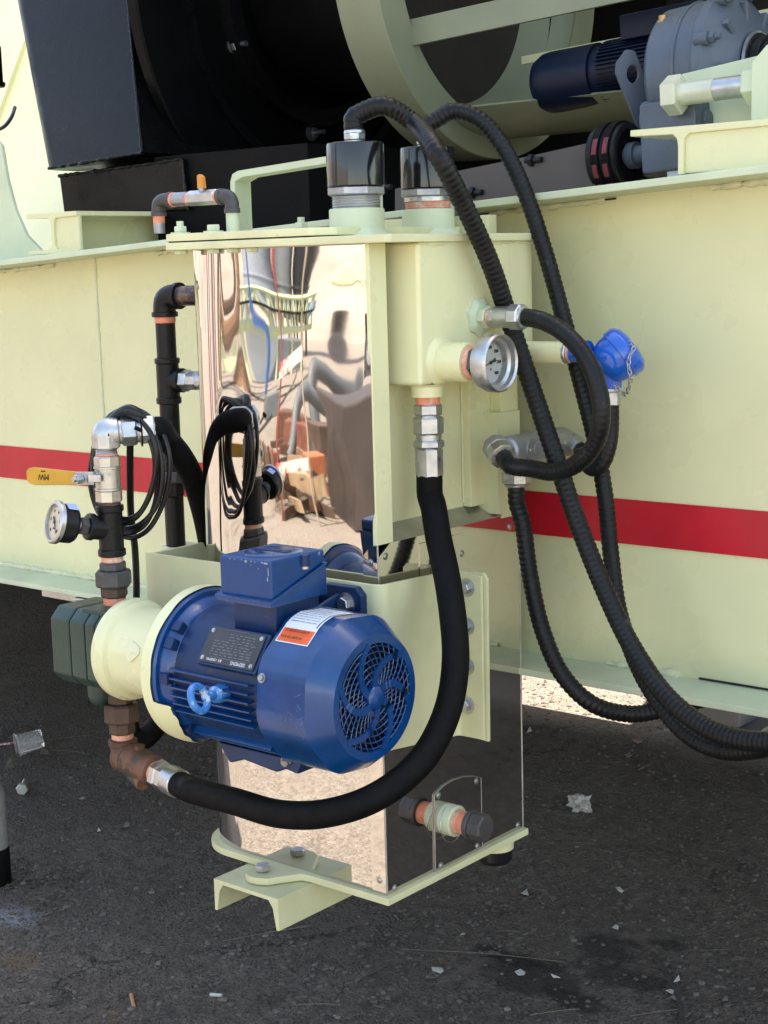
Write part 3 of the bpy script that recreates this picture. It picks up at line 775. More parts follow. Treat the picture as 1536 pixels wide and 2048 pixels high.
g = G(); g.cyl((xc+.007, VY, zz), (xc+.001, VY, zz), .0125, n=20); build(g, 'sealant_ring', TAPE, t)
xd = P(316, 400, VY).x
g = G(); g.lathe((xc+.002, VY, zz), (-1,0,0), [(0, .0135), (.008, .0135), (.0085, .0115)], 20)
g.tube([(xc, VY, zz), (xd+.012, VY, zz), (xd+.003, VY, zz-.004), (xd, VY, zz-.013), (xd, VY, zz-.024)], .0118, 16, step=.004)
g.lathe((xd, VY, zz-.018), (0,0,-1), [(0, .0115), (.001, .0135), (.008, .0135)], 20); build(g, 'elbow', IRONGREY, t)
zn = P(314, 467, VY).z
g = G(); g.cyl((xd, VY, zz-.025), (xd, VY, zz-.038), .0102, n=18); build(g, 'sealant_ring', TAPE, t)
g = G(); g.lathe((xd, VY, zz-.037), (0,0,-1), [(0, .0098), (zz-.037-zn, .0098), (zz-.037-zn, .0075), (.01, .0075)], 20, (True, True)); build(g, 'nozzle', STEEL_D, t)

# ---------------------------------------------------------------- heating elements
def element(S, tape, lab):
    top = V((S.x, S.y, S.z+SOCK_H))
    t = thing('heating_element', lab, 'heating element', top, 'heating elements screwed into the tank top')
    L1 = .020
    thread(t, top - V((0,0,.001)), (0,0,1), L1, .0395, TAPE_P if tape else STEEL, 'threaded_nipple', .0035)
    if tape:
        g = G(); g.cyl(top + V((0,0,L1-.007)), top + V((0,0,L1)), .0405, n=30); build(g, 'steel_ring', STEEL, t)
    g = G(); g.hexa(top + V((0,0,L1)), top + V((0,0,L1+.0145)), .0485, 8, ch=.05, ph=.3); build(g, 'hex_collar', STEEL_D, t)
    H = .069
    g = G(); g.lathe(top + V((0,0,L1+.0135)), (0,0,1), [(0, .044), (.002, .0465), (H-.004, .0465), (H-.001, .0455), (H, .044)], 40); build(g, 'cap', BLACKGLOSS, t)
    p = top + V((0,0,L1+.0135+H-.001))
    p = stack(t, p, (0,0,1), [('gland_base', .005, .0165, 20, STEEL), ('gland_nut', .012, .0178, 8, STEEL)])
    g = G(); g.lathe(p, (0,0,1), [(-.001, .017), (.003, .0165), (.005, .014)], 20); build(g, 'gland_ring', STEEL, t)
    return p
E1 = element(S1, False, 'black capped heating element with bare thread nearest the front')
E2 = element(S2, True, 'black capped heating element with pink sealant on its thread')
# ================================================================ FITTING, LOOP, JUNCTION, CONDUITS
def conduit(name, pts, r, lab, m=CONDUIT, rib=(.0095, .00075), grp='black flexible conduits on the tank side', start=None):
    pts = [V(p) for p in pts]
    g = G(); g.tube(pts, r, 14, step=.01, rib=rib)
    o = build(g, name, m, loc=pts[0], ang=60); tag(o, lab, 'conduit', grp); return o
# sensor fitting on the side chamber
fb = f1 + V((.021, 0, 0))
t = thing('sensor_fitting', 'zinc conduit fitting screwed into the side chamber above the dial', 'fitting', fb)
fe = P(1048, 637, f1.y)
L = fe.x - fb.x
p = stack(t, fb, (1,0,0), [('sealant_ring', L*.10, .0135, 20, TAPE_P), ('hex_nut', L*.13, .0165, 6, STEEL), ('sleeve', L*.44, .0172, 24, GALV), ('gland_nut', L*.30, .0215, 8, STEEL)])
g = G(); g.lathe(p, (1,0,0), [(-.001, .019), (.003, .0185), (.0045, .0155)], 20); build(g, 'gland_ring', STEEL, t)
FEND = p + V((.002, 0, 0))
# junction body: axis runs into the depth
JX = .072
j0, j1 = PX(1000, 905, JX), PX(1135, 884, JX)
jc = V((JX, (j0.y+j1.y)/2, j0.z)); JL = j1.y - j0.y
t = thing('junction_fitting', 'grey cast conduit body with oval lettered cover', 'junction box', jc)
y0, y1 = j0.y+.012, j1.y-.012
g = G(); g.lathe((JX, y0, jc.z), (0,1,0), [(0, .020), (.006, .0245), (y1-y0-.006, .0245), (y1-y0, .020)], 28, rf=lambda a, tt: 1.0); build(g, 'body', ALU, t)
def hub(c, d, L0, r):
    g = G(); g.lathe(c, d, [(0, r*.95), (.010, r), (L0*.6, r*1.0), (L0*.62, r*1.06), (L0-.002, r*1.04), (L0, r*.86)], 8, ph=.3); return g
hd = (P(1018, 915, j0.y-.02) - j0).normalized(); hd = V((.80, -.45, -.40)).normalized()
g = hub(j0 - hd*.024, hd, .020, .0225); g.lathe(j0 + V((0,-.010,0)), (0,1,0), [(0, .017), (.006, .021), (.03, .021)], 24); build(g, 'inlet_elbow', ALU, t)
g = G(); g.lathe(j0 - hd*.006, hd, [(0, .0215), (.012, .023), (.019, .0225), (.021, .017)], 10); build(g, 'gland_nut', STEEL, t)
JA = j0 + hd*.014
hd2 = V((.9, .15, -.42)).normalized(); j1b = V((JX+.003, j1.y-.006, j1.z))
g = G(); g.ball(j1b, .0215, 16); g.lathe(j1b, hd2, [(0, .020), (.012, .021), (.014, .0175)], 10); build(g, 'outlet_elbow', ALU, t)
g = G(); g.lathe(j1b + hd2*.010, hd2, [(0, .0205), (.012, .0205), (.014, .0165)], 8); build(g, 'gland_nut', STEEL, t)
JB = j1b + hd2*.022
# cover plate
def oval(cy, cz, a, b, x, n=24):
    out = []
    for i in range(n):
        an = 2*math.pi*i/n; cx_ = math.cos(an); s_ = math.sin(an)
        out.append(V((x, cy + (a-b)*(1 if cx_ > 0 else -1) + b*cx_, cz + b*s_)))
    return out
cy = jc.y; cz = jc.z
g = G(); g.prism(oval(cy, cz, .060, .019, JX+.018), (.009, 0, 0)); build(g, 'cover', ALU, t, bev=.0012)
g = G(); g.prism(oval(cy, cz, .042, .013, JX+.0265), (.0022, 0, 0)); build(g, 'cover_pad', ALU, t, bev=.001)
text('RACO', .013, (JX+.0290, cy, cz+.003), (0,1,0), (0,0,1), STEEL, t)
text('CONDULET', .0055, (JX+.0290, cy, cz-.0075), (0,1,0), (0,0,1), STEEL, t)
for s in (-1, 1): screw(t, (JX+.027, cy + s*.051, cz), (1,0,0), .0034, 'cover_screw')
jb = V((JX-.002, PX(1034, 930, JX).y, jc.z-.020))
p = stack(t, jb, (0,0,-1), [('neck', .018, .0175, 24, ALU), ('gland_nut', .020, .0245, 8, STEEL)])
g = G(); g.lathe(p, (0,0,-1), [(-.001, .021), (.003, .020), (.005, .016)], 20); build(g, 'gland_ring', STEEL, t)
JDN = p
# conduit runs
R1 = .0152
conduit('flexible_conduit', [E1, E1 + V((-.001,-.001,.022)), P(722, 226, .108), P(768, 212, .125), P(822, 242, .16), PX(877, 312, .070), PX(930, 415, .076), PX(980, 525, .076), PX(1022, 650, .078), P(1062, 770, .27), P(1108, 905, .27), P(1150, 1030, .265), P(1205, 1170, .25), P(1262, 1290, .23), P(1340, 1400, .20), P(1440, 1468, .17), P(1560, 1485, .14), P(1660, 1470, .12)], R1,
        'thick black conduit arching from the front heating element down to the lower right')
conduit('flexible_conduit', [E2, E2 + V((0, -.001, .018)), P(876, 238, .30), P(905, 222, .315), P(955, 236, .335), P(1005, 292, .35), P(1052, 390, .36), P(1092, 510, .362), P(1128, 640, .362), P(1160, 760, .36), P(1190, 880, .355), P(1210, 990, .35), P(1222, 1110, .34), P(1240, 1230, .32), P(1290, 1360, .28), P(1370, 1465, .24), P(1450, 1502, .21), P(1560, 1490, .18), P(1660, 1470, .15)], .0138,
        'black conduit from the rear heating element hanging behind the loop')
conduit('flexible_conduit', [FEND, P(1080, 640, f1.y-.004), P(1120, 660, .205), P(1165, 705, .195), P(1196, 775, .19), P(1203, 840, .19), P(1186, 895, .20), P(1150, 930, .205), P(1105, 944, .21), P(1062, 937, .215), JA + hd*.03, JA], .0142,
        'black conduit loop between the zinc fitting and the grey junction fitting', rib=(.0095, .00022))
BH = P(1232, 716, .345)           # blue head
BHB = P(1222, 812, .345)
conduit('flexible_conduit', [BHB, P(1222, 850, .345), P(1218, 890, .34), P(1204, 928, .335), P(1184, 938, .335), P(1163, 915, .335), JB + hd2*.02, JB], .0132,
        'short black conduit hanging in a U between blue sensor head and junction fitting', rib=(.0095, .00025))
conduit('flexible_conduit', [JDN, JDN - V((0,0,.03)), P(1044, 1040, .275), P(1060, 1150, .27), P(1085, 1260, .265), P(1125, 1350, .27), P(1185, 1408, .29), P(1260, 1428, .34), P(1330, 1418, .40), P(1400, 1400, .47)], .0140,
        'black conduit dropping from the junction fitting and under the beam')

# ---------------------------------------------------------------- dial thermometer
dc = DIAL_C; xs0 = SX + stub_len
t = thing('dial_thermometer', 'round steel dial thermometer on the cream side socket', 'thermometer', (xs0, dc.y, dc.z))
p0 = V((xs0-.001, dc.y, dc.z))
p = stack(t, p0, (1,0,0), [('sealant_ring', .011, .0262, 26, TAPE_P), ('hex_nut', .015, .0290, 6, IRONGREY)])
BZ = .0455; xb0 = p.x - .002
g = G(); g.lathe((xb0, dc.y, dc.z), (1,0,0), [(0, .020), (.001, .036), (.005, .0405), (.012, .0415), (.014, BZ-.001), (.030, BZ), (.034, BZ-.001), (.0355, BZ-.003), (.033, BZ-.0062), (.025, BZ-.0065), (.022, BZ-.0115), (.012, BZ-.013)], 48, (True, False)); build(g, 'bezel', STEEL, t, ang=40)
xf = xb0 + .0125
g = G(); g.cyl((xf-.002, dc.y, dc.z), (xf, dc.y, dc.z), BZ-.0125, n=40); build(g, 'dial_face', DIALGREY, t)
xt = xf + .0006
for k, s in enumerate(('0', '50', '100', '150', '200', '250', '300')):
    a = rad(225 - 45*k); rr = .0235
    text(s, .0074, (xt, dc.y + math.cos(a)*rr, dc.z + math.sin(a)*rr), (0,1,0), (0,0,1), INK, t, 'numeral')
text('°C', .0052, (xt, dc.y + .002, dc.z - .011), (0,1,0), (0,0,1), INK, t, 'numeral')
g = G()
for k in range(37):
    a = rad(225 - 7.5*k); r0 = .0285 if k % 3 == 0 else .0298
    d = V((0, math.cos(a), math.sin(a))); g.obox(V((xt, dc.y, dc.z)) + d*(r0+.0315)/2, d, (1,0,0), .0315-r0, .0004, .0005)
build(g, 'graduation', INK, t)
a = rad(196); d = V((0, math.cos(a), math.sin(a))); c0 = V((xt+.0012, dc.y, dc.z)); n_ = V((0, -d.z, d.y))
g = G(); g.prism([c0 - d*.014 + n_*.0032, c0 - d*.014 - n_*.0032, c0 - n_*.0006, c0 + d*.027, c0 + n_*.0006], (.0006, 0, 0)); g.cyl(c0, c0 + V((.0018,0,0)), .0026, n=14); build(g, 'needle', INK, t)

# ---------------------------------------------------------------- blue sensor head
t = thing('temperature_sensor', 'bright blue enamelled sensor head with hanging chain', 'sensor head', TH_E)
p = stack(t, TH_E - V((.002,0,0)), (1,0,0), [('steel_ring', .008, .0175, 24, STEEL), ('sealant_ring', .008, .0140, 22, TAPE_P)])
hx = p.x
g = G(); g.lathe((hx-.002, th.y, TH_E.z), (1,0,0), [(0, .0145), (.016, .0150), (.024, .0190), (.03, .021)], 26); build(g, 'neck', HEADBLUE, t)
# round housing: axis tilts up and away
ha = V((.62, .50, .60)).normalized()
hc = V((BH.x, BH.y, BH.z))
g = G(); g.lathe(hc - ha*.030, ha, [(0, .016), (.004, .027), (.012, .035), (.024, .0395), (.036, .0400)], 44); build(g, 'housing', HEADBLUE, t, ang=50)
g = G(); g.lathe(hc + ha*.0055, ha, [(0, .0385), (.001, .0425), (.016, .0425), (.021, .040), (.027, .033), (.030, .020), (.031, .001)], 44, (True, False), rf=lambda a_, tt: 1 + (.014 if .0005 < tt < .017 and math.sin(14*a_) > .2 else 0)); build(g, 'screw_cap', HEADBLUE, t, ang=40)
g = G(); lu_ = (V((1,0,0)) - ha*ha.x).normalized(); g.obox(hc + ha*.020 + lu_*.040, lu_, ha, .012, .012, .007); build(g, 'cap_lug', HEADBLUE, t, bev=.001)
dn = BHB + V((0,0,.034))
g = G(); g.hexa(dn + V((0,0,.026)), dn - V((0,0,.006)), .0175, 6, ch=.08, ph=.5); build(g, 'conduit_port', HEADBLUE, t)
stack(t, dn - V((0,0,.005)), (0,0,-1), [('gland_ring', .006, .0150, 22, STEEL), ('gland_nut', .022, .0155, 8, GALV)])
# chain
ca = P(1270, 690, hc.y - .02); cb = P(1250, 790, hc.y-.01); cm = P(1255, 740, hc.y - .03)
ch = [ca + V((-.012,0,.004)), ca, P(1259, 712, hc.y-.03), P(1257, 735, hc.y-.032), P(1262, 755, hc.y-.03), P(1256, 778, hc.y-.022), cb, P(1240, 782, hc.y-.01), dn + V((.012, -.012, .004))]
cp_ = resample(catmull(ch, .004), .0078)
for i, (a, c) in enumerate(zip(cp_, cp_[1:])):
    g = G(); d = (c-a).normalized(); u, w = perp(d); s = u if i % 2 else w
    mid = (a+c)/2; pts = [mid + d*math.cos(q)*.0058 + s*math.sin(q)*.0032 for q in [2*math.pi*k/10 for k in range(10)]]
    g.tube(pts, .0009, 5, closed=True, smooth=False); build(g, 'chain_link', STEEL, t, ang=80)

# ================================================================ MOTOR MOUNT
MY = -.030
t = thing('motor_bracket', 'cream folded steel motor bracket clamped round the tank', 'bracket', (-.24, MY, .69))
MZ0, MZ1 = .690, .957
n = 7; arc = [V((.030-.022 + .022*math.sin(a), MY+.022 - .022*math.cos(a))) for a in [math.pi/2*i/n for i in range(n+1)]]
FY = .160
pl = [V((-.510, MY))] + arc + [V((.030, FY-.012))] + [V((.030+.010-.010*math.cos(a), FY-.012+.010*math.sin(a))) for a in [math.pi/2*i/4 for i in range(1, 5)]] + [V((.082, FY-.002))]
th_ = .0065
off = []
for i, p in enumerate(pl):
    d = (pl[min(i+1, len(pl)-1)] - pl[max(i-1, 0)]).normalized(); off.append(p + V((-d.y, d.x))*th_)
g = G()
def zb(x, y): return .690 if x > -.28 else .690 + (-.28 - x)/.23*.15
def zt_(x, y): return MZ1 if x < .07 or y < .1 else MZ1 - .006
A = [g.bm.verts.new((p.x, p.y, zb(p.x, p.y) - (.018 if p.y > .1 else 0))) for p in pl]; B = [g.bm.verts.new((p.x, p.y, zt_(p.x, p.y) - (.006 if p.y > .1 else 0))) for p in pl]
A2 = [g.bm.verts.new((p.x, p.y, a.co.z)) for p, a in zip(off, A)]; B2 = [g.bm.verts.new((p.x, p.y, b.co.z)) for p, b in zip(off, B)]
m_ = len(pl)
for i in range(m_-1):
    g.face([A[i], A[i+1], B[i+1], B[i]]); g.face([A2[i+1], A2[i], B2[i], B2[i+1]])
    g.face([B[i], B[i+1], B2[i+1], B2[i]]); g.face([A[i+1], A[i], A2[i], A2[i+1]])
g.face([A[0], B[0], B2[0], A2[0]]); g.face([A[-1], A2[-1], B2[-1], B[-1]])
build(g, 'front_plate', CREAM2, t, bev=.0012)
g = G(); g.box((-.5035, MY+.0066, .84), (-.497, .22, MZ1-.001)); g.box((-.497, .16, .84), (-.37, .1665, MZ1-.001)); build(g, 'left_wing', CREAM2, t, bev=.001)
g = G(); g.prism([(-.497, .168, .97), (-.43, .168, .985), (-.40, .168, .968), (-.40, .168, .90), (-.497, .168, .90)], (0, .006, 0)); build(g, 'torn_gusset', CREAM2, t)
g = G(); g.prism([(.030, FY+.0055, .672), (.086, FY+.0055, .668), (.088, FY+.0055, .94), (.082, FY+.0055, .949), (.030, FY+.0055, .951)], (0, .0065, 0)); build(g, 'clamp_plate', CREAM2, t, bev=.001)
for py in (1175, 1252, 1332, 1410):
    q = P(934, py, FY-.002); hexbolt(t, q, (0,-1,0), .0095, .008, .0150)
    hexbolt(t, V((q.x, FY+.012, q.z)), (0,1,0), .0095, .009, .013, name='bolt_nut')
# ================================================================ MOTOR
MYc, MZc = -.165, .8272
t = thing('electric_motor', 'dark blue electric motor with spiral fan grille and terminal box', 'motor', (-.1, MYc, .70)); MOT = t
def C(x, y=0., z=0.): return V((x, MYc + y, MZc + z))
def pol(x, r, a): return C(x, r*math.cos(a), r*math.sin(a))     # a from +Y to +Z
XD = V((1,0,0)); UP = V((0,1,0))
def octo(a, tt):
    b = (a - .30) % (math.pi/4) - math.pi/8
    k = min(1., math.cos(math.pi/8)/math.cos(b)*1.045)
    return k if tt < .11 else 1.
g = G(); g.lathe(C(-.002), XD, [(0, .1165), (.002, .1182), (.0955, .1182), (.1285, .0935), (.1300, .0920), (.1302, .0800), (.125, .0785)], 96, (False, False), rf=octo, up=UP); build(g, 'fan_cover', BLUE, t, ang=11)
g = G(); g.cyl(C(.095), C(.096), .088, n=40); build(g, 'fan_disc', DARK, t)
g = G()
for k in range(9):
    a = k*2*math.pi/9; g.obox(pol(.100, .045, a), pol(0, 1, a)-C(0), (1,0,0), .06, .02, .003)
build(g, 'fan_blade', DARK, t)
XG = .1262
def flat_path(pts, w, h):
    """a flat strip in the grille plane following pts (y,z offsets)"""
    gq = G(); L_, R_ = [], []
    for i, p in enumerate(pts):
        d = (pts[min(i+1, len(pts)-1)] - pts[max(i-1, 0)]).normalized(); nn = V((-d.y, d.x)); ww = w(i/(len(pts)-1)) if callable(w) else w
        L_.append(p + nn*ww/2); R_.append(p - nn*ww/2)
    for i in range(len(pts)-1):
        gq.prism([C(XG, q.x, q.y) for q in (L_[i], L_[i+1], R_[i+1], R_[i])], (h, 0, 0))
    bmesh.ops.remove_doubles(gq.bm, verts=gq.bm.verts, dist=.00005)
    return gq
for k in range(6):
    a0 = rad(100 + 60*k); pts = []
    for i in range(13):
        s = i/12; r = .014 + (.0815-.014)*s; a = a0 - rad(62)*s**1.15
        pts.append(V((r*math.cos(a), r*math.sin(a))))
    build(flat_path(pts, lambda s: .0120 - .003*s, .0035), 'grille_arm', BLUE, t)
g = G()
for rr in (.029, .0385, .048, .0575, .067, .0755):
    g.torus(C(XG+.0008), XD, rr, .0010, 56, 4)
for k in range(34):
    a0 = 2*math.pi*k/34; pts = []
    for i in range(6):
        s = i/5; r = .020 + .060*s; a = a0 + rad(34)*s
        pts.append(pol(XG+.0005, r, a))
    g.tube(pts, .0010, 4, smooth=False)
o = build(g, 'grille_mesh', BLUE, t); o['kind'] = 'stuff'
g = G(); g.lathe(C(XG-.003), XD, [(0, .018), (.006, .018), (.0085, .0165), (.0105, .010), (.011, .001)], 30, (True, False)); build(g, 'grille_hub', BLUE, t, ang=50)
for a in (80, 140, 200, 260, 320, 20):
    q = pol(.1262, .0858, rad(a)); g = G(); g.cyl(q, q + XD*.0012, .0035, n=14); build(g, 'grille_rivet', BLUE, t)
# cover screws
for ang, x in ((162, .010), (282, .010), (42, .01)):
    q = pol(x, .1165, rad(ang)); d = (q - C(x)).normalized()
    g = G(); g.cyl(q - d*.002, q + d*.0025, .0072, n=16); g.hexa(q + d*.002, q + d*.0065, .0050, 6); build(g, 'cover_screw', STEEL_D, t)
    g = G(); g.obox(q + d*.0008 - XD*.010, XD, d.cross(XD), .012, .005, .001); build(g, 'cover_slot', DARK, t)
# stator with its fins
g = G(); g.lathe(C(-.205), XD, [(0, .098), (.003, .100), (.19, .100), (.205, .098)], 56, up=UP); build(g, 'stator_frame', BLUE_D, t)
for k in range(27):
    a = rad(128 + 7.0*k)
    if 122 < math.degrees(a) < 166: continue
    if 206 < math.degrees(a) < 232: continue
    d = V((0, math.cos(a), math.sin(a))); g = G(); g.obox(C(-.105) + d*.1055, (1,0,0), d, .168, .014, .0032); build(g, 'cooling_fin', BLUE, t, bev=.0008)
# end shield and flange
g = G(); g.lathe(C(-.222), XD, [(0, .1215), (.008, .1225), (.011, .119), (.012, .112), (.022, .110), (.030, .104), (.034, .098)], 64); build(g, 'end_shield', BLUE, t)
for a in (135, 150, 178, 205, 232, 258):
    q = pol(-.199, .108, rad(a)); d = (q - C(-.199)).normalized(); g = G(); g.obox(q, XD, d, .020, .016, .018); build(g, 'shield_lug', BLUE_D, t, bev=.003)
# nameplate pad and plate
na = rad(145); nd_ = V((0, math.cos(na), math.sin(na))); nt_ = V((0, -math.sin(na), math.cos(na)))  # outward, tangent
npc = C(-.066) + nd_*.1150; npx, npt = .112, .056
g = G(); g.obox(npc - nd_*.008, XD, nt_, npx+.012, npt+.008, .014); build(g, 'nameplate_pad', BLUE_D, t, bev=.003)
g = G(); g.obox(npc + nd_*.0005, XD, nt_, npx, npt, .0022); build(g, 'nameplate', PLATE, t, bev=.0005)
up_t = -nt_ if nt_.z < 0 else nt_
def npos(u, v): return npc + nd_*.0019 + XD*u + up_t*v
for (u, v) in ((-.050, .022), (.050, .022), (-.050, -.022), (.050, -.022)): screw(t, npos(u, v), nd_, .0024, 'nameplate_rivet', STEEL)
text('SIEMENS', .0082, npos(.024, -.0225), -XD, -up_t, WHITEINK, t)
text('IE3  CE', .0058, npos(-.018, -.0225), -XD, -up_t, WHITEINK, t)
text('NEMA', .0058, npos(-.033, -.0228), -XD, -up_t, WHITEINK, t)
g = G()
def dash(u, v, w, h=.0011): g.obox(npos(u, v), XD, up_t, w, h, .0003)
for row in range(9):
    v = .020 - row*.0043; u = -.012 if row < 3 else -.040
    while u < .038:
        w = random.uniform(.003, .011); dash(u + w/2, v + random.uniform(-.0003, .0003), w, .0010); u += w + random.uniform(.0015, .006)
dash(0, .0265, .05, .0004); dash(0, -.0185, .075, .0005)
build(g, 'rating_print', mat('faint_ink', (.17, .175, .18), .5), t)
# scratches on the cover
random.seed(3)
SCR_ = mat('scratched_paint', (.16, .22, .36), .5, var=.3, vs=80)
for k in range(9):
    a = rad(random.gauss(186, 9)); x = random.uniform(.055, .092); q = pol(x, .1184*octo(a, .05), a); d = (q - C(x)).normalized(); tg = d.cross(XD)
    dr = (XD*random.uniform(-.3, 1) + tg*random.uniform(-.6, .6)).normalized(); g = G(); g.obox(q, dr, d, random.uniform(.004, .014), .0004, random.uniform(.0003, .0006)); build(g, 'scratch', SCR_, t)
# warning label wrapped on the cover
def wrap(x0, x1, a0, a1, r, n=10, name='label', m=LABELW):
    rows = []
    for x in (x0, x1): rows.append([pol(x, r*octo(rad(a0 + (a1-a0)*i/n) , .05), rad(a0 + (a1-a0)*i/n)) for i in range(n+1)])
    g = G(); g.sheet(rows); return build(g, name, m, t)
LX0, LX1 = .006, .070
wrap(LX0, LX1, 78, 133, .1190, name='warning_label', m=LABELW)
wrap(LX0+.002, LX1-.002, 120, 132, .1193, 4, name='warning_band', m=LABELO)
wrap(LX1-.005, LX1-.0030, 84, 117, .1193, 8, name='label_bar', m=INK)
def ltext(s, size, x, a):
    d = V((0, math.cos(rad(a)), math.sin(rad(a)))); tt = V((0, -math.sin(rad(a)), math.cos(rad(a))))
    text(s, size, C(x) + d*.1196, -XD, tt, INK, t, ext=.0002)
ltext('AVERTISSEMENT', .0065, .039, 123); ltext('ADVERTENCIA', .0062, .036, 129)
g = G()
for k in range(11):
    a = 82 + 3.1*k; x = LX0+.004
    while x < LX1-.014:
        w = random.uniform(.004, .018); w = min(w, LX1-.010-x); d = V((0, math.cos(rad(a)), math.sin(rad(a))))
        g.obox(C(x + w/2) + d*.1192, XD, V((0, -d.z, d.y)), w, .0009, .0003); x += w + .002
build(g, 'label_print', mat('blue_grey_ink', (.16, .20, .30), .5), t)
# terminal box
tb0, tb1 = C(-.112, -.070, 0), C(-.005, .049, 0)
tz0, tz1 = .966, 1.0255
g = G(); g.box((-.100, MYc-.056, .905), (-.012, MYc+.040, .968)); build(g, 'terminal_neck', BLUE_D, t, bev=.004)
def slab(x0, y0, x1, y1, z0, z1, bv, name, m):
    g = G(); g.box((x0, y0, z0), (x1, y1, z1)); return build(g, name, m, t, bev=bv, seg=3)
# base wedge of the box: the seam climbs from the front edge to the back edge
xa_, xb_, ya_, yb_ = tb0.x, tb1.x, tb0.y, tb1.y
g = G(); g.prism([(xa_-.004, ya_-.004, .956), (xa_-.004, yb_, .956), (xa_-.004, yb_, 1.006), (xa_-.004, ya_-.004, .966)], (xb_-xa_+.006, 0, 0)); build(g, 'box_base', BLUE, t, bev=.003)
g = G(); g.prism([(xa_, ya_, .9665), (xa_, yb_-.001, 1.0065), (xa_, yb_-.001, tz1), (xa_, ya_, tz1)], (xb_-xa_, 0, 0)); build(g, 'box_lid', BLUE_CHIP, t, bev=.0045, seg=3)
g = G(); g.prism([(xa_-.006, ya_-.006, .962), (xa_-.006, yb_, 1.002), (xa_-.006, yb_, 1.0065), (xa_-.006, ya_-.006, .9665)], (xb_-xa_+.010, 0, 0)); build(g, 'seam_lip', BLUE, t, bev=.0015)
tcx, tcy = (xa_+xb_)/2 + .002, (ya_+yb_)/2
g = G(); g.lathe((tcx, tcy, tz1-.001), (0,0,1), [(0, .0455), (.002, .0445), (.0025, .043)], 48); build(g, 'lid_disc', BLUE, t)
g = G(); g.obox((tcx-.005, tcy+.004, tz1+.0018), (1,0,0), (0,1,0), .066, .013, .0012); build(g, 'name_recess', BLUE_D, t)
text('SIEMENS', .0098, (tcx-.005, tcy+.004, tz1+.0026), (1,0,0), (0,1,0), BLUE, t)
q = V((xb_+.001, tcy+.012, tz1-.018)); g = G(); g.cyl(q, q + V((0,0,.017)), .0078, n=18); build(g, 'screw_well', BLUE_D, t)
g = G(); g.cyl(q - V((0,0,.004)), q, .0068, n=16); build(g, 'lid_screw', STEEL, t)
# chips where the lid paint is knocked off down to the grey casting
CHIP = mat('bare_casting', (.33, .35, .38), .5, .2, var=.3, vs=60)
random.seed(5)
for (x, z, w, h) in ((-.014, -.0005, .0085, .0022), (-.022, .0000, .006, .0014), (-.036, -.001, .003, .0010), (-.044, .0, .0035, .0013), (-.055, -.001, .006, .0022), (-.064, .0, .0025, .001), (-.078, -.0005, .003, .0008), (-.088, -.0005, .003, .001), (-.0100, -.012, .0022, .0085), (-.012, -.024, .0018, .004), (-.030, -.010, .0015, .001), (-.045, -.006, .0012, .0009)):
    pts = []
    for k in range(8):
        a = 2*math.pi*k/8; rr = random.uniform(.6, 1.25); zz = min(-.0048 if z < -.004 else -.0026, z - .003 + math.sin(a)*h*rr)
        pts.append(V((x + math.cos(a)*w*rr*.5, ya_ - .0002, tz1 + zz)))
    g = G(); g.prism(pts, (0, -.0003, 0)); build(g, 'paint_chip', CHIP, t)
# feet on the bracket
for (x0, x1, z0, z1, nm) in ((-.095, .002, .884, .953, 'mounting_foot'), (-.19, -.115, .884, .94, 'mounting_foot'), (-.085, -.010, .697, .765, 'mounting_foot'), (-.19, -.115, .697, .765, 'mounting_foot')):
    g = G(); zc_ = z0 if z0 > .8 else z1
    g.prism([(x0, MY-.016, z0), (x1, MY-.016, z0), (x1, MY-.016, z1-.012), (x1-.012, MY-.016, z1), (x0+.02, MY-.016, z1), (x0, MY-.016, z1-.02)], (0, .0155, 0))
    zi = MZc + (.055 if z0 > .8 else -.055)
    g.prism([(x0+.004, MY-.010, zi), (x0+.004, MYc+.03, zi + (.035 if z0 > .8 else -.035)), (x0+.004, MY-.010, (z1-.01) if z0 > .8 else z0+.01)], (.008, 0, 0))
    g.prism([(x1-.05, MY-.010, zi), (x1-.05, MYc+.03, zi + (.035 if z0 > .8 else -.035)), (x1-.05, MY-.010, (z1-.01) if z0 > .8 else z0+.01)], (.008, 0, 0))
    build(g, nm, BLUE_D, t, bev=.0025)
q = P(693, 1207, MY-.016); hexbolt(t, q, (0,-1,0), .0115, .010, .0175, m=STEEL)
g = G(); g.prism([(-.175, MYc-.03, .715), (.005, MYc-.03, .715), (-.005, MYc-.03, .693), (-.03, MYc-.03, .697), (-.05, MYc-.03, .688), (-.12, MYc-.03, .695), (-.15, MYc-.03, .684)], (0, .06, 0)); build(g, 'belly_rib', BLUE_D, t, bev=.004)
q = P(573, 1522, MYc-.03); hexbolt(t, q, (.2,-1,-.3), .0065, .006, .009, m=STEEL_D)
# lifting eye
ea = rad(180); q = P(442, 1386, MYc-.105)
t2 = thing('eyebolt', 'bright blue lifting eyebolt on the motor flank', 'eyebolt', q)
g = G(); g.lathe(q + V((0, .012, 0)), (0,-1,0), [(0, .0155), (.012, .0155), (.020, .0135), (.021, .0095), (.030, .0085)], 8); build(g, 'boss', EYEBLUE, t2)
ec = P(398, 1397, MYc-.165); ed0 = (ec-q).normalized()
g = G(); g.lathe(q + ed0*.014, ed0, [(0, .0125), (.004, .0125), (.009, .0075), ((ec-q).length-.014-.0175, .0070)], 18); build(g, 'shank', EYEBLUE, t2)
g = G(); vw = (CAM_POS - ec).normalized(); g.torus(ec, vw - ed0*vw.dot(ed0) + V((.12, 0, .1)), .0185, .0055, 36, 12); build(g, 'ring', EYEBLUE, t2, ang=80)

